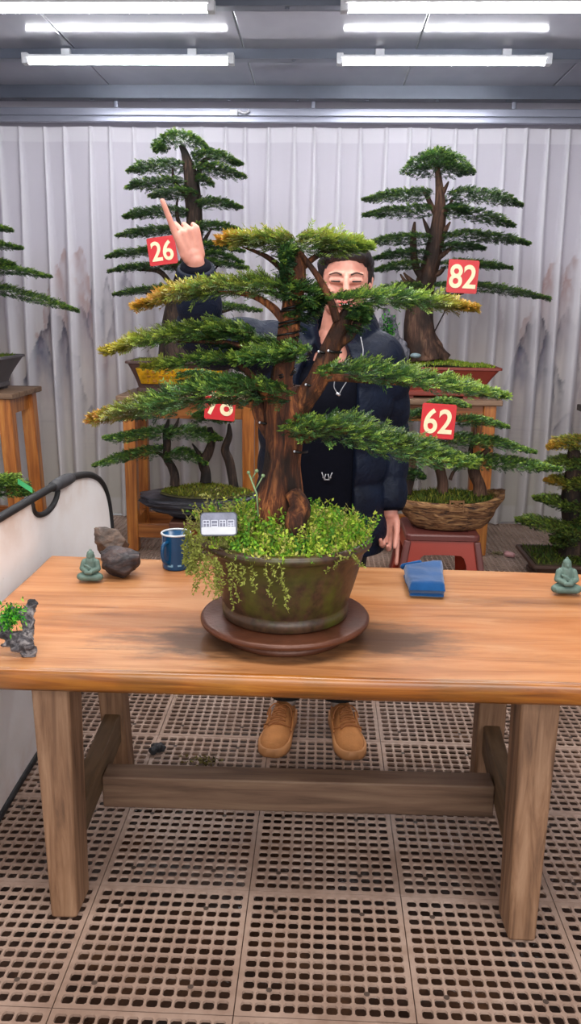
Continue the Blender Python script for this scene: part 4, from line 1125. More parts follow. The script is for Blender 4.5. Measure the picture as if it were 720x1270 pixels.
def low_stool():
    Y = 4.45; zt = at(246, 641, Y)[2]-.002; cx = at(252, 650, Y)[0]
    T = thing('low_stool', 'dark brown wooden stool under the black slate tray', 'stool', (cx, Y, 0))
    dm = mat_wood('dark stool wood', (44, 24, 18), (80, 44, 32), (110, 66, 46), 'x', 1, .5)
    b = MB(); b.box((cx, Y, zt-.02), (.34, .26, .04)); b.build('seat', dm, T, False, bevel=.006)
    for sx in (-1, 1):
        for sy in (-1, 1):
            b = MB(); b.beam((cx+sx*.15, Y+sy*.11, .001), (cx+sx*.13, Y+sy*.095, zt-.04), .045, .045); b.build('leg', dm, T, False, bevel=.004)
    for sy in (-1, 1):
        b = MB(); b.box((cx, Y+sy*.10, .16), (.27, .025, .04)); b.build('rail', dm, T, False, bevel=.003)
low_stool()

# ---- left edge tree in the grey pot
def left_tree():
    Y = 5.17; cx = at(-34, 450, Y)[0]
    T = thing('bonsai_tree', 'layered yew bonsai in a plain grey pot, cut by the left edge', 'bonsai', (cx, Y, .985))
    rect_pot(T, cx, Y, .985, .36, .30, .535, .42, .215, mat_plain('grey clay pot', (92, 88, 92), .6, 0, .1, 8))
    b = MB(); b.box((cx, Y, 1.18), (.46, .34, .02)); b.build('soil', M['soil'], T, False)
    moss_patch('moss', T, rect_pts(cx-.22, cx+.22, Y-.17, Y+.17, lambda x, y: 1.19+0*x), 900, .02, ((110, 126, 48), (80, 104, 40)), wd=.006)
    bonsai_trunk('trunk', T, [([(-34, 448), (-40, 420), (-32, 380), (-36, 340), (-34, 300), (-38, 262)], [22, 16, 13, 10, 8, 4]), ([(-34, 385), (-20, 372), (0, 366)], [5, 3, 2]), ([(-34, 350), (-18, 342), (0, 338)], [4, 3, 2]), ([(-34, 310), (-20, 305), (-6, 304)], [3, 2.5, 2])], Y, M['bark_dark'])
    L = [([(-36, 284), (-15, 281), (13, 286)], 5, {}), ([(-34, 306), (-10, 304), (26, 308)], 5.5, {}), ([(-32, 328), (-10, 325), (16, 328)], 5, {}), ([(-34, 336), (0, 335), (30, 338), (62, 344)], 6.5, {}), ([(-34, 358), (0, 360), (45, 371), (96, 386)], 8, dict(new=.42)),
         ([(-38, 270), (-60, 268), (-90, 272)], 7, {}), ([(-38, 310), (-70, 308), (-110, 314)], 7, {}), ([(-38, 345), (-70, 345), (-120, 354)], 7, {})]
    bg_pads(T, Y, L, .22, .023, 1.3, new=.4, tip_amt=.3)
left_tree()

# ---- low tree at the left edge behind the reflector, with a green tape
def low_left_tree():
    Y = 3.95; cx = at(-40, 640, Y)[0]
    T = thing('bonsai_tree', 'low yew bonsai whose branch tip shows above the reflector at the left edge', 'bonsai', (cx, Y, 0))
    b = MB(); b.lathe([(.13, .0), (.15, .004), (.20, .10), (.215, .20), (.225, .205), (.225, .22), (.20, .222), (.19, .20), (.02, .20)], (cx, Y, 0), 48); b.build('pot', mat_plain('dark brown pot', (70, 48, 40), .4), T)
    bonsai_trunk('trunk', T, [([(-40, 758), (-44, 720), (-36, 680), (-38, 640), (-34, 590), (-36, 560)], [16, 13, 11, 9, 6, 3]), ([(-36, 630), (-15, 618), (8, 612)], [4, 3, 2])], Y, M['bark_dark'])
    bg_pads(T, Y, [([(-36, 612), (-10, 606), (14, 606), (40, 613)], 10, dict(w=.15)), ([(-36, 604), (-10, 598), (14, 596), (28, 602)], 7, dict(w=.12, new=.6)), ([(-36, 570), (-60, 566), (-90, 572)], 8, dict(w=.13)), ([(-40, 560), (-30, 552), (-18, 556)], 8, dict(w=.12, blunt=1))], .14, .021, 2.2, new=.4)
    p0, p1 = at(22, 597, Y-.10), at(40, 608, Y-.10); b = MB(); d = (p1-p0)
    b.prism([(0, 0, 0), (.004, -.006, .026), (.004, -.008, .028), (0, -.002, 0)], p0-Vector((0, 0, .012)), p1-Vector((0, 0, .014)))
    tag(b.build('plastic_tape', mat_plain('green tape', (88, 206, 132), .35), None, False), 'bright green tape on the branch tip above the reflector', 'tape')
low_left_tree()

# ---- tree at the right edge
def right_tree():
    Y = 4.58; cx = at(712, 690, Y)[0]
    T = thing('bonsai_tree', 'compact bonsai with orange-tipped layers at the right edge of the picture', 'bonsai', (cx, Y, 0))
    rect_pot(T, cx+.02, Y, 0, .50, .34, .62, .44, .15, mat_plain('dark clay pot', (66, 46, 38), .5), panel=None)
    b = MB(); b.box((cx+.02, Y, .135), (.55, .37, .02)); b.build('soil', M['soil'], T, False)
    moss_patch('moss', T, rect_pts(cx-.25, cx+.29, Y-.18, Y+.18, lambda x, y: .146+0*x), 1600, .03, ((70, 92, 34), (96, 106, 40), (54, 76, 34)), wd=.006)
    bonsai_trunk('trunk', T, [([(706, 705), (708, 685), (712, 660), (708, 620), (712, 580), (710, 550)], [22, 15, 13, 12, 10, 5]), ([(712, 660), (695, 652), (670, 655)], [5, 4, 2]), ([(690, 708), (698, 695), (706, 680)], [7, 7, 8])], Y, M['bark_dark'])
    o1 = dict(orgfn=lambda P: np.full(len(P), .55), new=.5, tipc=ORG, tip_amt=.5)
    o2 = dict(orgfn=lambda P: np.full(len(P), .18), new=.35)
    L = [([(740, 552), (712, 549), (695, 551), (679, 555)], 9, dict(w=.15, **o1)), ([(745, 574), (715, 573), (692, 575), (671, 579)], 9, dict(w=.16, **o2)), ([(745, 598), (715, 598), (695, 599), (676, 597)], 10, dict(w=.16, **dict(o1, orgfn=lambda P: np.full(len(P), .3)))),
         ([(745, 628), (715, 628), (690, 624), (662, 618)], 9, dict(w=.16, **o2)), ([(735, 664), (705, 660), (675, 652), (640, 645)], 11, dict(w=.20, dy=[0, -.05, -.08, -.08], **o2)), ([(735, 690), (712, 692), (694, 690)], 14, dict(w=.16, **o2)), ([(710, 672), (696, 668), (684, 672)], 10, dict(w=.14, **o2)),
         ([(745, 640), (725, 640), (700, 648)], 10, dict(w=.14, **o2)), ([(735, 610), (760, 608), (790, 612)], 9, dict(w=.14, **o2))]
    bg_pads(T, Y, L, .16, .021, 2.4, bright=1.25)
right_tree()
# ================================================================== things on the table
ZT = .70
def rock(name, label, c, sx, sy, sz, mat, seed, facets, rough=.16):
    """faceted boulder: planes cut an ellipsoid, then finely roughened"""
    r = random.Random(seed); b = MB(); b.ball((0, 0, 0), 1, 64, 40)
    pl = []
    for i in range(facets):
        d = Vector((r.gauss(0, 1), r.gauss(0, 1), r.gauss(0, .8))).normalized(); pl.append((d, .66+.26*r.random()))
    vs = []
    for v in b.v:
        v = Vector(v); u = v.normalized(); k = 1.0
        for d, o in pl:
            q = u.dot(d)
            if q > .05: k = min(k, o/q)
        k += rough*.35*mnoise.fractal(u*2.2+Vector((seed, 0, 0)), 1.0, 2.0, 5)
        p = u*k; vs.append((p.x*sx, p.y*sy, p.z*sz))
    zmin = min(v[2] for v in vs); lo = zmin+.10*sz
    b.v = [(x+c[0], y+c[1], max(z, lo)-lo+c[2]) for x, y, z in vs]
    return tag(b.build(name, mat, None), label, 'rock', 'stones on the table')
def m_rock(name, c0, c1, c2, sc):
    t = NT(name); g = t.noise(t.coord((1, 1, 1.8)), sc, 7, .65, .6)
    t.set(color=t.ramp(g, [(.34, lin(*c0)), (.5, lin(*c1)), (.66, lin(*c2))]), rough=.55); t.bump(g, .8, .008); return t.m
rk1 = m_rock('dark stone', (22, 18, 22), (46, 38, 41), (84, 66, 62), 20)
rk2 = m_rock('brown stone', (46, 35, 29), (84, 66, 56), (120, 98, 84), 18)
p = onz(147, 716, ZT); rock('rock', 'dark angular rock in front of the brown rock, beside the small statue', (p[0], p[1]+.02, ZT), .078, .062, .054, rk1, 8, 20, .20)
p = onz(133, 700, ZT); b_ = rock('rock', 'brown pointed rock standing behind the dark rock', (p[0]-.005, p[1]+.075, ZT), .064, .045, .052, rk2, 12, 18, .20)
# the pointed left horn of the brown rock
for v in b_.data.vertices:
    q = max(0, -(v.co.x-p[0]+.005)/.062)
    if v.co.z > ZT+.03: v.co.z += .030*q**1.5

def mug():
    c = onz(216, 709, ZT); c = Vector((c[0], c[1]+.045, ZT)); h = .115; r = .045
    T = thing('enamel_mug', 'blue enamel mug with pale rim standing behind the pot weeds', 'mug', c)
    bl = mat_plain('blue enamel', (8, 70, 112), .22, 0, .12, 12); wh = mat_plain('pale enamel', (196, 200, 204), .3)
    b = MB(); b.lathe([(r*.9, 0), (r*.98, .003), (r, .008), (r, h-.004), (r*1.01, h-.003), (r*.95, h-.003), (r*.94, .012), (.002, .01)], c, 48); b.build('body', bl, T)
    b = MB(); n = 48
    ring = [c+Vector((math.cos(2*PI*i/n)*r*1.0, math.sin(2*PI*i/n)*r*1.0, h-.001)) for i in range(n+1)]
    b.tube(ring, .0032, 8, cap=False); b.build('rim', wh, T)
    b = MB(); b.lathe([(r*.94, h*.80), (r*.5, h*.805), (.001, h*.805)], c, 32); b.build('water', mat_plain('tea water', (150, 152, 150), .12), T)
    a0 = Vector((-.35, -.94, 0)).normalized()
    a0 = Vector((-.42, -.90, 0)).normalized(); q = [c+a0*(r-.003)+Vector((0, 0, h*.80)), c+a0*(r+.020)+Vector((0, 0, h*.80)), c+a0*(r+.029)+Vector((0, 0, h*.62)), c+a0*(r+.025)+Vector((0, 0, h*.38)), c+a0*(r+.008)+Vector((0, 0, h*.24)), c+a0*(r-.003)+Vector((0, 0, h*.22))]
    pts, rr = smooth_path(q, [.006]*6, 6); b = MB(); b.tube(pts, rr, 10); b.build('handle', bl, T)
    b = MB()
    for (a, z, w, hh) in ((-1.9, .016, .014, .005), (-1.72, .018, .006, .008), (-1.2, .018, .012, .005)):
        d = Vector((math.cos(a), math.sin(a), 0)); b.box(c+d*(r-.0004)+Vector((0, 0, z)), (w, .002, hh), a+PI/2)
    b.build('decal', mat_plain('light blue print', (120, 168, 196), .4), T, False)
mug()

green_stone = mat_plain('grey-green stone', (84, 106, 97), .6, 0, .22, 30, .4, 150)
def figurine(label, px, py, hgt, s=1):
    c = onz(px, py, ZT); c = Vector((c[0], c[1]+.022, ZT)); k = hgt/.088
    b = MB(); C_ = lambda a, ra, d, rb, fl=1.0: b.capsule(c+Vector(a)*k, ra*k, c+Vector(d)*k, rb*k, 14, fl)
    C_((-.024, -.012, .009), .010, (.024, -.012, .009), .010)                 # crossed shins
    for q in (-1, 1):
        C_((q*.012, .006, .012), .014, (q*.029, -.006, .010), .011)           # thighs to knees
        C_((q*.019, .006, .053), .0085, (q*.024, .0, .034), .0085)            # upper arms with sleeves
        C_((q*.024, .0, .034), .0085, (q*.006, -.017, .028), .0065)           # forearms
        C_((q*.0105, .010, .073), .0022, (q*.0108, .010, .066), .0026)        # long ears
    C_((0, .008, .014), .021, (0, .008, .036), .017); C_((0, .008, .036), .0175, (0, .009, .054), .0165)
    C_((-.014, .009, .054), .009, (.014, .009, .054), .009)
    C_((0, .009, .056), .0062, (0, .008, .066), .006)
    C_((0, .007, .069), .0102, (0, .009, .0765), .0112); C_((0, .011, .0875), .0042, (0, .011, .0885), .0036)
    C_((-.007, -.020, .027), .006, (.007, -.020, .027), .006); C_((0, -.003, .072), .0022, (0, -.0035, .069), .0026)
    C_((-.014, -.008, .047), .003, (.012, -.012, .034), .003)                 # robe fold
    C_((-.010, -.009, .041), .0026, (.010, -.012, .030), .0026)
    o = voxel(b, 'seated_figurine', .0012*k, green_stone, None, 2)
    lo = min(v.co.z for v in o.data.vertices)
    for v in o.data.vertices: v.co.z += ZT-lo
    return tag(o, label, 'figurine', 'stone figurines')
figurine('small grey-green seated stone statue beside the rocks', 110, 724, .088)
figurine('small pale green seated stone statue at the right end of the table', 703, 740, .098)

def cloth():
    # folded towel: three soft layers, front corner lapped
    base = [(497, 712), (546, 704), (549, 745), (508, 743)]
    A = [onz(q[0], q[1], ZT) for q in ((499, 716), (548, 709), (551, 744), (507, 742))]
    b = MB()
    def layer(z0, th, ins, seed, bulge):
        n = 26; V = []
        for j in range(n+1):
            for i in range(n+1):
                u, v = i/n, j/n; u2, v2 = ins+(1-2*ins)*u, ins+(1-2*ins)*v
                p = A[0]*(1-u2)*(1-v2)+A[1]*u2*(1-v2)+A[2]*u2*v2+A[3]*(1-u2)*v2
                e = min(u, 1-u, v, 1-v)*2; r = min(1, e*5); r = math.sqrt(max(0, 1-(1-r)**2))
                nz = mnoise.fractal(Vector((p.x*14+seed, p.y*14, seed)), 1.0, 2.0, 3)
                V.append((Vector((p.x+.004*nz, p.y+.004*nz, 0)), r, nz))
        vs = [(p.x, p.y, z0+th*.5+th*.5*r+bulge*r*(1+.6*nz)*.5) for p, r, nz in V]+[(p.x, p.y, z0+th*.5-th*.5*r) for p, r, nz in V]
        m_ = n+1; N = m_*m_
        fs = [(j*m_+i, j*m_+i+1, (j+1)*m_+i+1, (j+1)*m_+i) for j in range(n) for i in range(n)]
        fs += [tuple(N+q for q in reversed(f)) for f in fs]
        b.add(vs, fs)
    layer(ZT+.001, .013, .015, 1, .003); layer(ZT+.011, .028, .0, 7, .012)
    # a turned-up corner on the left
    p = onz(501, 714, ZT)
    b.capsule(p+Vector((-.004, .0, .030)), .010, p+Vector((.045, .012, .036)), .012, 12, .6)
    t = NT('blue towel'); g = t.noise(t.coord(), 160, 3); w = t.noise(t.coord(), 9, 3)
    t.set(color=t.ramp(w, [(.3, lin(0, 56, 104)), (.7, lin(3, 76, 134))]), rough=.85, spec=.2, sheen=.3); t.bump(g, .5, .002)
    o = b.build('folded_cloth', t.m, None)
    tag(o, 'folded bright blue cloth lying on the right half of the table', 'cloth')
cloth()

def moss_rock():
    c = onz(20, 812, ZT); Y = c[1]
    b = MB()
    def Cp(a, ra, d, rb, dy0=0, dy1=0, fl=.7):
        b.capsule(at(a[0], a[1], Y+dy0), ra*1.18*Y/F, at(d[0], d[1], Y+dy1), rb*1.18*Y/F, 12, fl)
    Cp((38, 748), 5, (34, 765), 7, .05, .04); Cp((34, 765), 8, (36, 790), 6, .04, .01); Cp((36, 790), 6, (36, 812), 8, .01, -.005); Cp((44, 748), 3, (41, 757), 3, .05, .05)
    Cp((34, 762), 7, (16, 762), 6, .04, .03); Cp((16, 762), 8, (4, 772), 9, .03, .02); Cp((4, 772), 9, (6, 786), 6, .02, 0); Cp((6, 788), 5, (30, 790), 7, .0, .005)
    Cp((4, 800), 3, (30, 794), 8, -.01, 0); Cp((18, 806), 4, (36, 800), 7, -.015, -.005); Cp((30, 812), 4, (40, 806), 6, -.01, 0); Cp((-14, 765), 9, (4, 775), 9, .02, .02); Cp((-16, 790), 8, (4, 778), 6, .0, .02)
    t = NT('pitted grey rock'); g = t.noise(t.coord((1, 1, 1.4)), 42, 6, .7, .8)
    t.set(color=t.ramp(g, [(.38, lin(34, 32, 36)), (.5, lin(84, 80, 84)), (.66, lin(160, 152, 150))]), rough=.75); t.bump(g, 1, .01)
    T = thing('scenery_rock', 'dark pitted rock with a hole and a green plant, at the left table edge', 'rock', (c[0], Y, ZT))
    o = voxel(b, 'stone', .0032, t.m, T, 1, lambda p, n: .004*mnoise.fractal(p*70, 1.0, 2.0, 3)+.003*mnoise.noise(p*160))
    for v in o.data.vertices: v.co.z = max(v.co.z, ZT+.0005)
    P0 = at(13, 766, Y-.005); n = 420
    base = np.array(tuple(P0))+rng.normal(0, 1, (n, 3))*np.array([.014, .007, .015]); base[:, 2] += .3*(base[:, 0]-P0[0])
    cl = np.array([lin(*q)[:3] for q in ((84, 170, 40), (50, 130, 40), (120, 190, 60), (30, 90, 50))])[rng.integers(0, 4, n)]
    V, Fq, Cl = needles(base, rng.normal(0, 1, (n, 3))+np.array([0, -.6, .4]), .008+.012*rng.random(n), .003+.002*rng.random(n), rng.normal(0, 1, (n, 3)), cl)
    link('plant', np_mesh('plant', V, Fq, Cl), M['moss'], T, False)
moss_rock()

# scenery rock in the right pot beside the man's shoulder
def pot_rock():
    Y = 5.12; b = MB()
    def Cp(a, ra, d, rb, dy=0): b.capsule(at(a[0], a[1], Y+dy), ra*Y/F, at(d[0], d[1], Y+dy), rb*Y/F, 12, .8)
    Cp((474, 392), 3, (473, 436), 10); Cp((485, 398), 6, (486, 438), 9); Cp((496, 424), 6, (500, 440), 8); Cp((479, 384), 3, (484, 410), 6)
    t = NT('scenery stone'); g = t.noise(t.coord((1, 1, .6)), 22, 6, .7, .8); t.set(color=t.ramp(g, [(.36, lin(40, 42, 52)), (.52, lin(98, 98, 108)), (.68, lin(150, 148, 154))]), rough=.75)
    T = thing('scenery_rock', 'tall dark scenery rock with green leaves, in the 82 pot beside the shoulder', 'rock', at(486, 442, Y))
    voxel(b, 'stone', .008, t.m, T, 1, lambda p, n: .016*mnoise.fractal(p*24, 1.0, 2.0, 3))
    P0 = at(481, 412, Y-.07); n = 260
    base = np.array(tuple(P0))+rng.normal(0, 1, (n, 3))*np.array([.022, .012, .05])
    cl = np.array([lin(*q)[:3] for q in ((74, 150, 50), (44, 100, 40), (30, 70, 40))])[rng.integers(0, 3, n)]
    V, Fq, Cl = needles(base, rng.normal(0, 1, (n, 3))+np.array([0, -.6, .4]), .016+.016*rng.random(n), .009+.004*rng.random(n), rng.normal(0, 1, (n, 3)), cl)
    link('leaves', np_mesh('leaves', V, Fq, Cl), M['moss'], T, False)
    p = at(515, 441, 5.03); o = MB().ball(p, .026, 14, 10, (1.3, 1, .6)).build('pebble', mat_plain('blue-grey pebble', (120, 140, 146), .5), None)
    tag(o, 'small blue-grey pebble on the moss at the foot of the right back tree', 'pebble')
pot_rock()

# ================================================================== photo reflector at the left
def reflector():
    X = -.945; T = thing('photo_reflector', 'large white oval photo reflector with black rim standing left of the table', 'reflector', (X, 2.25, 0))
    cy, cz, A, B, N = 2.20, .452, 1.25, .445, 4.2
    def edge(a, k=1.0):
        ca, sa = math.cos(a), math.sin(a)
        r = (abs(ca)**N+abs(sa)**N)**(-1/N)
        return cy+A*k*ca*r, cz+B*k*sa*r
    warp = lambda y, z: X+.035*((y-cy)/A)**2+.012*math.sin(y*3)*((z-cz)/B)
    # hand opening: a D-shaped notch in the cloth below the rim
    hy, hz, ha, hb = 2.68, .872, .125, .052
    n = 640; ring = [edge(2*PI*i/n) for i in range(n)]
    bm = bmesh.new(); K = 70; rows = []
    for j in range(K+1):
        k = j/K
        rows.append([bm.verts.new((0, cy+(y-cy)*k, cz+(z-cz)*k)) for y, z in ring])
    for j in range(1, K):
        for i in range(n): bm.faces.new((rows[j][i], rows[j][(i+1) % n], rows[j+1][(i+1) % n], rows[j+1][i]))
    c0 = bm.verts.new((0, cy, cz))
    for i in range(n): bm.faces.new((c0, rows[1][i], rows[1][(i+1) % n]))
    inh = lambda y, z: ((y-hy)/ha)**2+((z-hz)/hb)**2 < 1
    bmesh.ops.delete(bm, geom=[v for v in rows[0]], context='VERTS')
    # pull vertices next to the opening onto its outline, delete those inside
    dead = [v for v in bm.verts if inh(v.co.y, v.co.z)]
    bmesh.ops.delete(bm, geom=dead, context='VERTS')
    for v in bm.verts:
        d = math.hypot((v.co.y-hy)/ha, (v.co.z-hz)/hb)
        if d < 1.16 and v.co.z < .885:
            v.co.y = hy+(v.co.y-hy)/d*1.0; v.co.z = hz+(v.co.z-hz)/d*1.0
    for v in bm.verts: v.co.x = warp(v.co.y, v.co.z)
    me = bpy.data.meshes.new('cloth'); bm.to_mesh(me); bm.free()
    t = NT('white reflector cloth'); g = t.noise(t.coord((1, 1.4, 1.4)), 2.2, 6, .62)
    sp = t.noise(t.coord(), 26, 5, .7); geo = t.n('ShaderNodeTexCoord').outputs['Object']
    sx = t.n('ShaderNodeSeparateXYZ'); t.l(geo, sx.inputs[0])
    hem = t.ramp(t.math('ABSOLUTE', t.math('SUBTRACT', sx.outputs['Z'], .45)), [(.30, (.15,)*3), (.44, (1, 1, 1))])
    st = t.math('MULTIPLY', hem, t.ramp(g, [(.42, (0, 0, 0)), (.62, (1, 1, 1))]))
    col = t.mix(t.math('MULTIPLY', st, .6), lin(246, 242, 242), lin(196, 158, 126))
    col = t.mix(t.ramp(sp, [(.68, (0, 0, 0)), (.76, (.55,)*3)]), col, lin(150, 116, 90))
    t.set(color=col, rough=.6); t.bump(t.noise(t.coord((1, 1, 1)), 7, 3), .25, .02)
    o = link('cloth', me, t.m, T, True); md = o.modifiers.new('s', 'SOLIDIFY'); md.thickness = .004; md.offset = 0
    b = MB()
    pts = [Vector((warp(*edge(2*PI*i/n)), *edge(2*PI*i/n))) for i in range(n+1)]
    b.tube(pts, .0135, 10, cap=False); b.build('rim', M['black_trim'], T)
    b = MB(); q = []
    for i in range(41):
        a = PI+PI*i/40; y, z = hy+ha*math.cos(a), hz+hb*math.sin(a)*1.0
        q.append(Vector((warp(y, z), y, z)))
    ez = lambda y: [e[1] for e in [min((edge(2*PI*i/900) for i in range(450)), key=lambda e: abs(e[0]-y))]][0]
    for yy, fn in ((q[0][1]-.012, lambda p: q.insert(0, p)), (q[-1][1]+.012, q.append)): fn(Vector((warp(yy, ez(yy)), yy, ez(yy))))
    b.tube(q, .010, 8); b.build('handle_binding', M['black_trim'], T)
    b = MB(); y0, y1 = 2.76, 2.96
    zt = lambda y: [z for (yy, z) in [min(((edge(2*PI*i/900)) for i in range(0, 450)), key=lambda e: abs(e[0]-y))]][0]
    P = [Vector((warp(y, zt(y)), y, zt(y))) for y in (y0, y0+.05, y0+.1, y0+.15, y1)]
    b.tube(P, [.019, .022, .022, .022, .019], 14); b.build('handle_sleeve', mat_plain('grey handle sleeve', (52, 52, 56), .55, 0, .2, 40), T)
    p = Vector((warp(3.33, .50)+.006, 3.33, .50)); b = MB(); b.tube([p-Vector((.004, 0, 0)), p+Vector((.004, 0, 0))], .016, 16); b.build('eyelet', mat_plain('worn eyelet', (132, 104, 80), .5), T)
reflector()

# ================================================================== litter on the grating
b = MB(); p = onz(628, 691, 0); b.capsule(p+Vector((0, 0, .022)), .02, p+Vector((.03, -.02, .020)), .017, 12)
tag(b.build('pink_pebble', mat_plain('pink pebble', (214, 160, 160), .5), None), 'small pink pebble on the floor grating right of the red-brown stool', 'pebble')
def litter(name, label, px, py, n, s, cols, L, Wd):
    p = onz(px, py, 0); base = np.array([p[0], p[1], .0])+np.stack([rng.normal(0, s, n), rng.normal(0, s*.6, n), .004+.012*rng.random(n)], -1)
    cl = np.array([lin(*q)[:3] for q in cols])[rng.integers(0, len(cols), n)]
    V, Fq, Cl = needles(base, rng.normal(0, 1, (n, 3))*np.array([1, 1, .25]), L*(.5+rng.random(n)), Wd*(.5+rng.random(n)), rng.normal(0, .4, (n, 3))+np.array([0, 0, 1]), cl)
    o = link(name, np_mesh(name, V, Fq, Cl), M['moss'], None, False); o['kind'] = 'stuff'; return tag(o, label, 'debris')
litter('leaf_litter', 'dry leaf crumbs on the floor grating behind the stretcher', 252, 947, 90, .028, ((120, 112, 56), (96, 84, 44), (60, 52, 34)), .014, .008)
litter('dry_clippings', 'pale dry clippings on the grating beside the pink pebble', 617, 688, 110, .020, ((170, 160, 120), (140, 130, 96)), .022, .007)
b = MB(); p = onz(197, 932, 0)
for k in range(7): b.ball(p+Vector((random.gauss(0, .010), random.gauss(0, .012), .012+.006*random.random())), .013+.006*random.random(), 10, 7, (1, 1.1, .9))
tag(voxel(b, 'dirt_clump', .003, mat_plain('black clump', (34, 36, 40), .6), None, 1, lambda p, n: .004*mnoise.noise(p*90)), 'small dark clump of dirt on the grating behind the left table leg', 'clump')
# ================================================================== the man
def person():
    skin_t = NT('skin'); g = skin_t.noise(skin_t.coord(), 30, 4)
    skin_t.set(color=skin_t.ramp(g, [(.3, lin(184, 122, 106)), (.7, lin(200, 142, 126))]), rough=.5, sss=.08)
    skin_t.b.inputs['Subsurface Radius'].default_value = (.02, .008, .004)
    skin = skin_t.m
    navy_t = NT('navy puffer'); g = navy_t.noise(navy_t.coord(), 12, 5, .6)
    navy_t.set(color=navy_t.ramp(g, [(.3, lin(6, 12, 26)), (.7, lin(13, 23, 42))]), rough=.55, spec=.16); navy_t.bump(navy_t.noise(navy_t.coord(), 26, 4, .6, .6), .55, .012)
    navy = navy_t.m
    black = mat_plain('black jersey', (5, 7, 18), .9, 0, .15, 30, .2, 120, .12)
    T = thing('person', 'man in dark navy puffer jacket pointing up, standing behind the table and big bonsai', 'person', (-.03, 2.72, 0))
    V = Vector
    HC = V((.066, 2.745, 1.583))          # head centre, eye height
    sh = [V((-.155, 2.75, 1.375)), V((.180, 2.75, 1.345))]
    el = [V((-.385, 2.66, 1.405)), V((.222, 2.80, 1.085))]
    wr = [at(242, 324, 2.53), at(483, 636, 2.72)]
    b = MB(); C_ = b.capsule
    # head: skull, face, jaw
    b.ball(HC+V((0, .012, .035)), .078, 24, 16, (.98, 1.18, 1.05)); C_(HC+V((0, -.015, .01)), .072, HC+V((0, -.028, -.045)), .063, 18)
    C_(HC+V((0, -.035, -.06)), .050, HC+V((0, -.055, -.088)), .028, 16); C_(HC+V((-.03, -.02, -.06)), .040, HC+V((.03, -.02, -.06)), .040, 14)
    for s in (-1, 1):
        b.ball(HC+V((s*.039, -.066, -.028)), .025, 14, 10); C_(HC+V((s*.012, -.085, .025)), .009, HC+V((s*.048, -.072, .025)), .010, 10)      # cheeks, brow
        C_(HC+V((s*.078, .008, .012)), .010, HC+V((s*.076, .006, -.028)), .007, 10, .6, (1, 0, 0)); C_(HC+V((s*.084, .018, .016)), .008, HC+V((s*.081, .012, -.012)), .006, 8)
        b.ball(HC+V((s*.012, -.100, -.030)), .009, 10, 8)
        C_(HC+V((s*.020, -.091, .005)), .0095, HC+V((s*.047, -.079, .006)), .0085, 10)       # eyelids
    C_(HC+V((0, -.090, .012)), .009, HC+V((0, -.108, -.026)), .0125, 12)
    C_(HC+V((-.022, -.086, -.058)), .008, HC+V((.022, -.086, -.058)), .008, 10); C_(HC+V((-.018, -.086, -.070)), .008, HC+V((.018, -.086, -.070)), .008, 10)
    # neck, trunk, limbs under the clothes
    C_(HC+V((-.004, .02, -.05)), .056, V((.045, 2.775, 1.42)), .060, 18); C_(V((.045, 2.775, 1.42)), .062, V((.03, 2.77, 1.36)), .085, 18)
    C_(V((-.11, 2.77, 1.35)), .075, V((.16, 2.77, 1.335)), .075, 16); C_(V((.02, 2.76, 1.30)), .12, V((0, 2.76, 1.0)), .115, 20, .8); C_(V((0, 2.76, 1.0)), .12, V((-.02, 2.77, .86)), .125, 20, .85)
    for i in (0, 1):
        C_(sh[i], .058, el[i], .046, 16); C_(el[i], .044, wr[i], .027, 16)
        hx = (-.105, .055)[i]; kx = (-.112, .075)[i]; ax = (-.110, .085)[i]
        C_(V((hx, 2.77, .84)), .090, V((kx, 2.765, .47)), .058, 18); C_(V((kx, 2.765, .47)), .055, V((ax, 2.80, .11)), .030, 16)
        C_(V((ax, 2.80, .065)), .026, V((ax+(-.02, .02)[i], 2.66, .040)), .022, 12)
    # hands
    def hand(w, fw, nrm, side, curl, thumb_out=.6, k=1.0):
        """fw: towards the fingertips, nrm: out of the back of the hand, side: towards the thumb"""
        fw, nrm = V(fw).normalized(), V(nrm); nrm = (nrm-fw*nrm.dot(fw)).normalized(); sd = fw.cross(nrm); sd = sd if sd.dot(V(side)) > 0 else -sd
        C_(w-fw*.02, .024*k, w+fw*.015*k, .026*k, 14, .75, nrm)
        for q in (-1.5, -.5, .5, 1.5):
            C_(w+fw*.012*k+sd*(q*.012*k), .0145*k, w+fw*.080*k+sd*(q*.0195*k), .0105*k, 12)
        lens = {1.5: (.044, .026, .021), .5: (.048, .030, .022), -.5: (.045, .028, .021), -1.5: (.036, .021, .018)}
        for q, cu in zip((1.5, .5, -.5, -1.5), curl):
            p = w+fw*.082*k+sd*(q*.0205*k); a = cu[0]; d = fw*math.cos(a)-nrm*math.sin(a)+sd*(q*.05); d.normalize(); r = .0092*k*(1 if q > -1 else .86)
            for s, L in enumerate(lens[q]):
                e = p+d*(L*k); C_(p, r, e, r*.90, 12); p = e; r *= .92; a += cu[min(s+1, 2)]
                d = (fw*math.cos(a)-nrm*math.sin(a)+sd*(q*.05)).normalized()
        p = w+fw*.025*k+sd*.024*k; tk = thumb_out < 0; e = p+((fw*.75-nrm*.75-sd*.1) if tk else (fw*.55+sd*thumb_out-nrm*.35)).normalized()*.040*k; C_(p, .0135*k, e, .0115*k, 12)
        e2 = e+((fw*.6-nrm*.5-sd*.9) if tk else (fw*.85+sd*thumb_out*.35-nrm*.45)).normalized()*.032*k; C_(e, .0108*k, e2, .0095*k, 12); e3 = e2+((fw*.3-sd*1.0) if tk else (fw*.9-nrm*.5)).normalized()*.024*k; C_(e2, .0095*k, e3, .0078*k, 12)
    # raised hand: index up and to the left, other fingers folded into the palm
    hand(wr[0], at(226, 272, 2.50)-wr[0], (.35, -.92, .1), (-.9, -.3, .2), ((-.05, .05, .05), (1.15, 1.35, .9), (1.3, 1.4, .9), (1.4, 1.4, .9)), -1, 1.08)
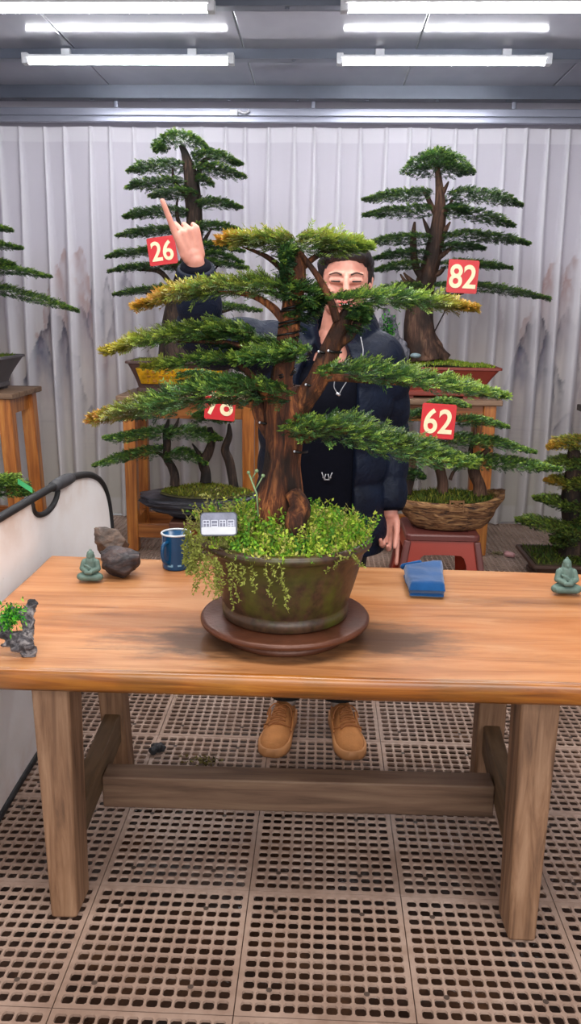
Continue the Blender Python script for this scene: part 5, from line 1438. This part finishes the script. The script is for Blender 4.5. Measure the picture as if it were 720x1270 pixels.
    # hanging hand: index pointing down, the others half curled
    hand(wr[1], V((-.03, -.10, -1)), (.25, .95, 0), (.9, -.2, 0), ((.15, .2, .15), (.75, .9, .6), (.9, 1.0, .7), (1.0, 1.0, .7)), .12, 1.0)
    body = voxel(b, 'body', .0034, skin, T, 5)
    # ---- eyes, brows, lips
    ey = mat_plain('dark eye', (26, 18, 16), .2); br = mat_plain('brow hair', (70, 50, 44), .8); lp = mat_plain('lips', (196, 96, 90), .4, 0, .1, 20)
    for s in (-1, 1):
        b = MB(); b.capsule(HC+V((s*.021, -.0985, .0040)), .0030, HC+V((s*.045, -.0868, .0050)), .0026, 10); b.build('eye', ey, T)
        b = MB(); pts, rr = smooth_path([HC+V((s*.014, -.0985, .024)), HC+V((s*.032, -.095, .030)), HC+V((s*.052, -.083, .025))], [.0028, .0030, .0016], 5); b.tube(pts, rr, 8); b.build('eyebrow', br, T)
    b = MB(); pts, rr = smooth_path([HC+V((-.024, -.0905, -.057)), HC+V((0, -.0965, -.0605)), HC+V((.024, -.0905, -.057))], [.003, .0042, .003], 6); b.tube(pts, rr, 8)
    pts, rr = smooth_path([HC+V((-.02, -.0905, -.066)), HC+V((0, -.0962, -.072)), HC+V((.02, -.0905, -.066))], [.003, .0052, .003], 6); b.tube(pts, rr, 8); b.build('lips', lp, T)
    b = MB(); pts, rr = smooth_path([HC+V((-.017, -.0945, -.062)), HC+V((0, -.098, -.065)), HC+V((.017, -.0945, -.062))], [.0018, .0026, .0018], 6); b.tube(pts, rr, 8); b.build('teeth', M['white_metal'], T)
    # ---- hair: cap with a soft fringe, short sides
    b = MB(); b.ball(HC+V((0, .026, .050)), .083, 26, 18, (1.0, 1.14, .98)); 
    for s in (-1, 1):
        C2 = b.capsule; C2(HC+V((s*.070, -.012, .060)), .022, HC+V((s*.072, .010, .005)), .013, 12); C2(HC+V((s*.055, -.045, .082)), .022, HC+V((s*.072, -.005, .06)), .02, 12)
        C2(HC+V((s*.060, .06, .02)), .035, HC+V((s*.045, .075, -.035)), .03, 12)
    b.capsule(HC+V((-.048, -.058, .086)), .022, HC+V((.048, -.058, .086)), .022, 14)
    b.capsule(HC+V((-.03, -.05, .108)), .028, HC+V((.03, -.05, .108)), .028, 14)
    t = NT('black hair'); gg = t.noise(t.coord((70, 70, 16)), 2, 4); t.set(color=t.ramp(gg, [(.3, lin(14, 12, 14)), (.7, lin(38, 32, 34))]), rough=.5); t.bump(gg, .8, .006)
    voxel(b, 'hair', .0035, t.m, T, 3, lambda p, n: .003*mnoise.noise(V((p.x*90, p.y*60, p.z*40))))
    # ---- black shirt
    def section(z, cx, cy, rx, ry, n=56, p=2.4, a0=0.0, a1=2*PI, closed=True):
        o = []
        for i in range(n if closed else n+1):
            a = a0+(a1-a0)*i/n; ca, sa = math.cos(a), math.sin(a)
            o.append(V((cx+rx*math.copysign(abs(ca)**(2/p), ca), cy+ry*math.copysign(abs(sa)**(2/p), sa), z)))
        return o
    b = MB()
    S_ = [(.70, 0, 2.755, .170, .135), (.78, 0, 2.755, .172, .136), (.90, .0, 2.75, .170, .132), (1.05, .01, 2.75, .172, .130), (1.20, .02, 2.75, .180, .130), (1.30, .028, 2.755, .178, .125), (1.355, .032, 2.762, .150, .108), (1.395, .040, 2.768, .100, .085), (1.415, .043, 2.770, .078, .074), (1.418, .043, 2.770, .070, .066), (1.38, .042, 2.77, .066, .062)]
    rings = []
    for z, cx, cy, rx, ry in S_:
        r = section(z, cx, cy, rx, ry)
        if z > 1.34: r = [v+V((0, 0, -.045*max(0, -(v.y-cy)/ry)**2)) for v in r]      # scooped neckline
        rings.append([v*1.0+V((0, .004*mnoise.noise(v*11), 0)) for v in r])
    b.loft(rings, True); b.build('shirt', black, T)
    # pale emblem on the chest
    b = MB(); p = at(405, 592, 2.607); 
    for dx, dz, ln, an in ((-.013, .006, .022, 1.9), (-.006, .002, .018, 1.3), (.006, .002, .018, 1.8), (.013, .006, .022, 1.2), (0, -.008, .018, 0), (-.009, -.003, .012, -.6), (.009, -.003, .012, .6)):
        d = V((math.cos(an), 0, math.sin(an)))*(ln/2); q = p+V((dx, 0, dz)); b.tube([q-d, q+d], .0016, 6)
    b.build('emblem', mat_plain('pale emblem', (150, 152, 158), .6), T)
    # ---- jacket: open front, quilted
    b = MB()
    def quilt(z, per=.105, am=.012): return am*(abs(math.sin(PI*z/per))**.6-.5)
    n = 70; zs_ = np.linspace(.70, 1.40, 64); outer, inner = [], []
    for z in zs_:
        k = (z-.70)/.70
        rx = .232-.012*math.sin(k*PI); ry = .172-.01*k; cx = 0.0+.02*k; cy = 2.765
        if z > 1.27: q = (z-1.27)/.13; rx = rx*(1-.50*q**1.5); ry = ry*(1-.38*q**1.5)
        if z < .75: q = (.75-z)/.05; rx -= .012*q; ry -= .012*q
        gap = .30+.28*(1-k)*.55+.10*k
        a0, a1 = -PI/2+gap, 1.5*PI-gap
        dq = quilt(z)
        o = section(z, cx, cy, rx+dq, ry+dq, n, 2.3, a0, a1, False)
        o = [v+V((.006*mnoise.noise(v*9), .006*mnoise.noise(v*9+V((5, 0, 0))), 0)) for v in o]
        ii = section(z, cx, cy, rx-.03, ry-.03, n, 2.3, a0+.02, a1-.02, False)
        outer.append(o); inner.append(ii)
    rings = [o+list(reversed(i)) for o, i in zip(outer, inner)]
    b.loft(rings, True)
    # high soft collar
    n2 = 50; cr = []
    for j in range(9):
        q = j/8; z = 1.37+.115*q; rx = .115+.012*math.sin(q*PI)+.004*q; ry = .108+.012*math.sin(q*PI)
        gap = .42+.25*q
        o = section(z, .043, 2.778, rx+.012*math.sin(q*PI), ry, n2, 2.2, -PI/2+gap, 1.5*PI-gap, False); o = [v+V((0, 0, .030*max(0, (v.y-2.76)/.1))) for v in o]
        i_ = section(z, .043, 2.778, rx-.028, ry-.028, n2, 2.2, -PI/2+gap, 1.5*PI-gap, False); i_ = [v+V((0, 0, .030*max(0, (v.y-2.76)/.1))) for v in i_]
        cr.append(o+list(reversed(i_)))
    b.loft(cr, True)
    # shoulders and sleeves
    def sleeve(P, R, per, am):
        pts, rr = smooth_path(P, R, 14); L = [0]
        for i in range(1, len(pts)): L.append(L[-1]+(pts[i]-pts[i-1]).length)
        rr = [r+am*(abs(math.sin(PI*l/per))**.6-.5)+.004*mnoise.noise(p*14) for r, l, p in zip(rr, L, pts)]
        b.tube(pts, rr, 28, True)
        return pts, rr
    d0 = (wr[0]-el[0]).normalized(); d1 = (wr[1]-el[1]).normalized()
    sleeve([V((-.05, 2.77, 1.335)), sh[0]+V((0, 0, -.01)), sh[0].lerp(el[0], .5)+V((0, 0, .0)), el[0]+V((.012, 0, -.005)), el[0].lerp(wr[0], .45), wr[0]-d0*.018], [.10, .094, .082, .078, .066, .050], .09, .010)
    sleeve([V((.10, 2.77, 1.335)), sh[1]+V((0, 0, -.01)), sh[1].lerp(el[1], .5)+V((.008, 0, 0)), el[1], el[1].lerp(wr[1], .5), wr[1]-d1*.012], [.10, .092, .080, .074, .064, .050], .10, .010)
    jk = voxel(b, 'jacket', .0058, navy, T, 2)
    for i, d in ((0, d0), (1, d1)):
        b = MB(); e = wr[i]-d*.012; b.tube([e-d*.02, e-d*.008, e+d*.004, e+d*.006], [.049, .048, .044, .036], 28); b.build('cuff', black, T)
    # drawcord with a metal toggle
    cm = mat_plain('grey cord', (140, 142, 148), .5)
    b = MB(); pts, rr = smooth_path([at(447, 418, 2.63), at(450, 436, 2.612), at(446, 452, 2.606), at(432, 470, 2.604), at(424, 482, 2.603), at(420, 490, 2.602)], [.0016]*6, 6); b.tube(pts, rr, 6)
    pts, rr = smooth_path([at(420, 490, 2.602), at(414, 480, 2.602), at(416, 468, 2.603)], [.0014]*3, 5); b.tube(pts, rr, 6); cd = b.build('drawcord', cm, T)
    b = MB(); p = at(419, 489, 2.600); b.tube([p-V((.006, 0, -.004)), p+V((.006, 0, -.004))], .005, 10); b.build('toggle', mat_plain('metal toggle', (190, 192, 198), .25, .8), cd)
    # zips at the jacket edges
    # ---- trousers
    tr = mat_plain('dark trousers', (6, 7, 11), .8, 0, .2, 20, .3, 60)
    b = MB(); b.capsule(V((-.07, 2.77, .80)), .145, V((.03, 2.77, .80)), .145, 24, .9)
    for i in (0, 1):
        hx = (-.105, .055)[i]; kx = (-.112, .075)[i]; ax = (-.110, .085)[i]
        pts, rr = smooth_path([V((hx, 2.77, .86)), V((hx, 2.77, .70)), V((kx, 2.765, .47)), V((ax, 2.785, .26)), V((ax, 2.79, .120))], [.122, .115, .086, .074, .066], 10)
        rr = [r+.004*mnoise.noise(V((p.z*16, i*7, 0))) for r, p in zip(rr, pts)]
        b.tube(pts, rr, 28)
    voxel(b, 'trousers', .006, tr, T, 3)
    b = MB(); st = mat_plain('white stripe', (226, 226, 226), .6)
    b.box((.155, 2.72, .60), (.004, .004, .05)); 
    # ---- shoes
    tan = mat_plain('tan suede', (178, 118, 66), .8, 0, .14, 24, .4, 160); sole_m = mat_plain('tan sole', (188, 132, 84), .55, 0, .08, 10); lace_m = mat_plain('lace', (150, 92, 46), .7)
    for i in (0, 1):
        heel = V(((-.110, .088)[i], 2.845, 0)); toe = V(((-.152, .132)[i], 2.545, 0)); ax = (toe-heel); L = ax.length; ax.normalize(); sd = V((-ax.y, ax.x, 0))
        prof = [  # t, half width, sole top, upper top
            (0, .030, .030, .075), (.04, .037, .030, .098), (.15, .042, .030, .104), (.30, .042, .030, .102), (.42, .043, .029, .098), (.55, .047, .028, .086), (.68, .051, .027, .070), (.80, .052, .027, .060), (.90, .045, .027, .054), (.96, .034, .027, .047), (.99, .022, .027, .040), (1.0, .012, .028, .035)]
        def ring(t, w, z0, z1, pw=2.6, n=28):
            c = heel+ax*(L*t); o = []
            for j in range(n):
                a = 2*PI*j/n; ca, sa = math.cos(a), math.sin(a)
                zz = z0 if sa < 0 else z1
                o.append(c+sd*(w*math.copysign(abs(ca)**(2/pw), ca)*(1-.22*max(0, sa)))+V((0, 0, (z0+ (z1-z0)*max(0, math.copysign(abs(sa)**(2/pw), sa))) if sa >= 0 else z0-.006*abs(sa))))
            return o
        P2 = []
        for q in range(len(prof)-1):
            for s in range(4):
                k = s/4; P2.append(tuple(a+(c-a)*k for a, c in zip(prof[q], prof[q+1])))
        P2.append(prof[-1])
        shoe = bpy.data.objects.new('shoe', None); COL.objects.link(shoe); shoe.location = heel; shoe.parent = T; shoe.matrix_parent_inverse = T.matrix_basis.inverted()
        b = MB(); b.loft([ring(t, w, z0, z1) for t, w, z0, z1 in P2]); b.build('upper', tan, shoe)
        b = MB(); rings = []
        for t, w, z0, z1 in P2:
            c = heel+ax*(L*(t*1.02-.01)); w2 = w+.005
            rings.append([c-sd*w2+V((0, 0, .002)), c-sd*(w2+.001)+V((0, 0, .012)), c-sd*w2+V((0, 0, z0+.004)), c-sd*(w2-.006)+V((0, 0, z0+.007)), c+sd*(w2-.006)+V((0, 0, z0+.007)), c+sd*w2+V((0, 0, z0+.004)), c+sd*(w2+.001)+V((0, 0, .012)), c+sd*w2+V((0, 0, .002))])
        b.loft(rings); b.build('sole', sole_m, shoe, True)
        b = MB()
        zt = lambda t: np.interp(t, [q[0] for q in prof], [q[3] for q in prof])
        for k in range(6):
            t = .36+.055*k; c = heel+ax*(L*t); z = float(zt(t))+.001; w = .020+.002*k
            d = 1 if k % 2 else -1
            pts, rr = smooth_path([c-sd*w+V((0, 0, z-.006)), c+ax*.006*d+V((0, 0, z+.003)), c+sd*w+ax*.004+V((0, 0, z-.006))], [.0032]*3, 5); b.tube(pts, rr, 6)
            pts, rr = smooth_path([c+sd*w+V((0, 0, z-.006)), c-ax*.006*d+ax*.007+V((0, 0, z+.003)), c-sd*w+ax*.016+V((0, 0, z-.008))], [.0032]*3, 5); b.tube(pts, rr, 6)
        c = heel+ax*(L*.36); z = float(zt(.36))
        for s in (-1, 1):
            pts, rr = smooth_path([c+V((0, 0, z+.002)), c+sd*(s*.022)+ax*.01+V((0, 0, z+.010)), c+sd*(s*.040)+ax*.02+V((0, 0, z-.006)), c+sd*(s*.046)+ax*.035+V((0, 0, z-.026))], [.0028]*4, 5); b.tube(pts, rr, 6)
        b.build('laces', lace_m, shoe)
        b = MB(); tq = [heel+ax*(L*(.66+.0*abs(q)-.05*q*q))+sd*(.050*q)+V((0, 0, float(zt(.66-.05*q*q))*(1-.30*q*q)+.0015)) for q in np.linspace(-1, 1, 13)]; b.tube(tq, .0028, 6); b.build('toe_seam', lace_m, shoe)
        c = heel+ax*(L*.30); e = heel+ax*(L*.60)
        for s in (-1, 1):
            b = MB()
            pts, rr = smooth_path([c+sd*(s*.043)+V((0, 0, .070)), c.lerp(e, .45)+sd*(s*.0455)+V((0, 0, .045)), e+sd*(s*.0495)+V((0, 0, .042))], [.004, .005, .003], 5); b.tube(pts, rr, 8); b.build('overlay', tan, shoe)
        b = MB(); k = (-.110, .088)[i]; b.tube([V((k, 2.806, .08)), V((k, 2.797, .14))], [.035, .040], 20); b.build('sock', mat_plain('grey sock', (176, 166, 160), .8), shoe)
person()

# ================================================================== light
w = bpy.data.worlds.new('World'); SC.world = w; w.use_nodes = True
bg = w.node_tree.nodes['Background']; bg.inputs[0].default_value = (.90, .95, 1.0, 1); bg.inputs[1].default_value = .6
def area(name, loc, target, sx, sy, power, col):
    l = bpy.data.lights.new(name, 'AREA'); l.shape = 'RECTANGLE'; l.size = sx; l.size_y = sy; l.energy = power; l.color = col
    o = bpy.data.objects.new(name, l); COL.objects.link(o); o.location = loc
    o.rotation_euler = (Vector(target)-Vector(loc)).to_track_quat('-Z', 'Y').to_euler(); return o
# the rows of ceiling tubes go on over the front half of the booth
area('ceiling_tubes', (-.2, 2.6, 2.80), (-.2, 2.6, 0), 3.0, .5, 45, (1.0, .97, .93))
area('ceiling_tubes', (-.2, 1.2, 2.80), (-.2, 1.4, 0), 3.0, .5, 45, (1.0, .97, .93))
# daylight through the open front of the booth
area('open_front_daylight', (.6, -1.6, 2.3), (-.1, 2.6, .8), 4.0, 2.2, 90, (1.0, .97, .95))
vs = SC.view_settings
vs.view_transform = 'Standard'; vs.look = 'None'; vs.gamma = 1.0; vs.exposure = .5; vs.use_curve_mapping = False
SC.cycles.use_denoising = True
SC.cycles.max_bounces = 8
SC.cycles.diffuse_bounces = 4
SC.cycles.sample_clamp_indirect = 8
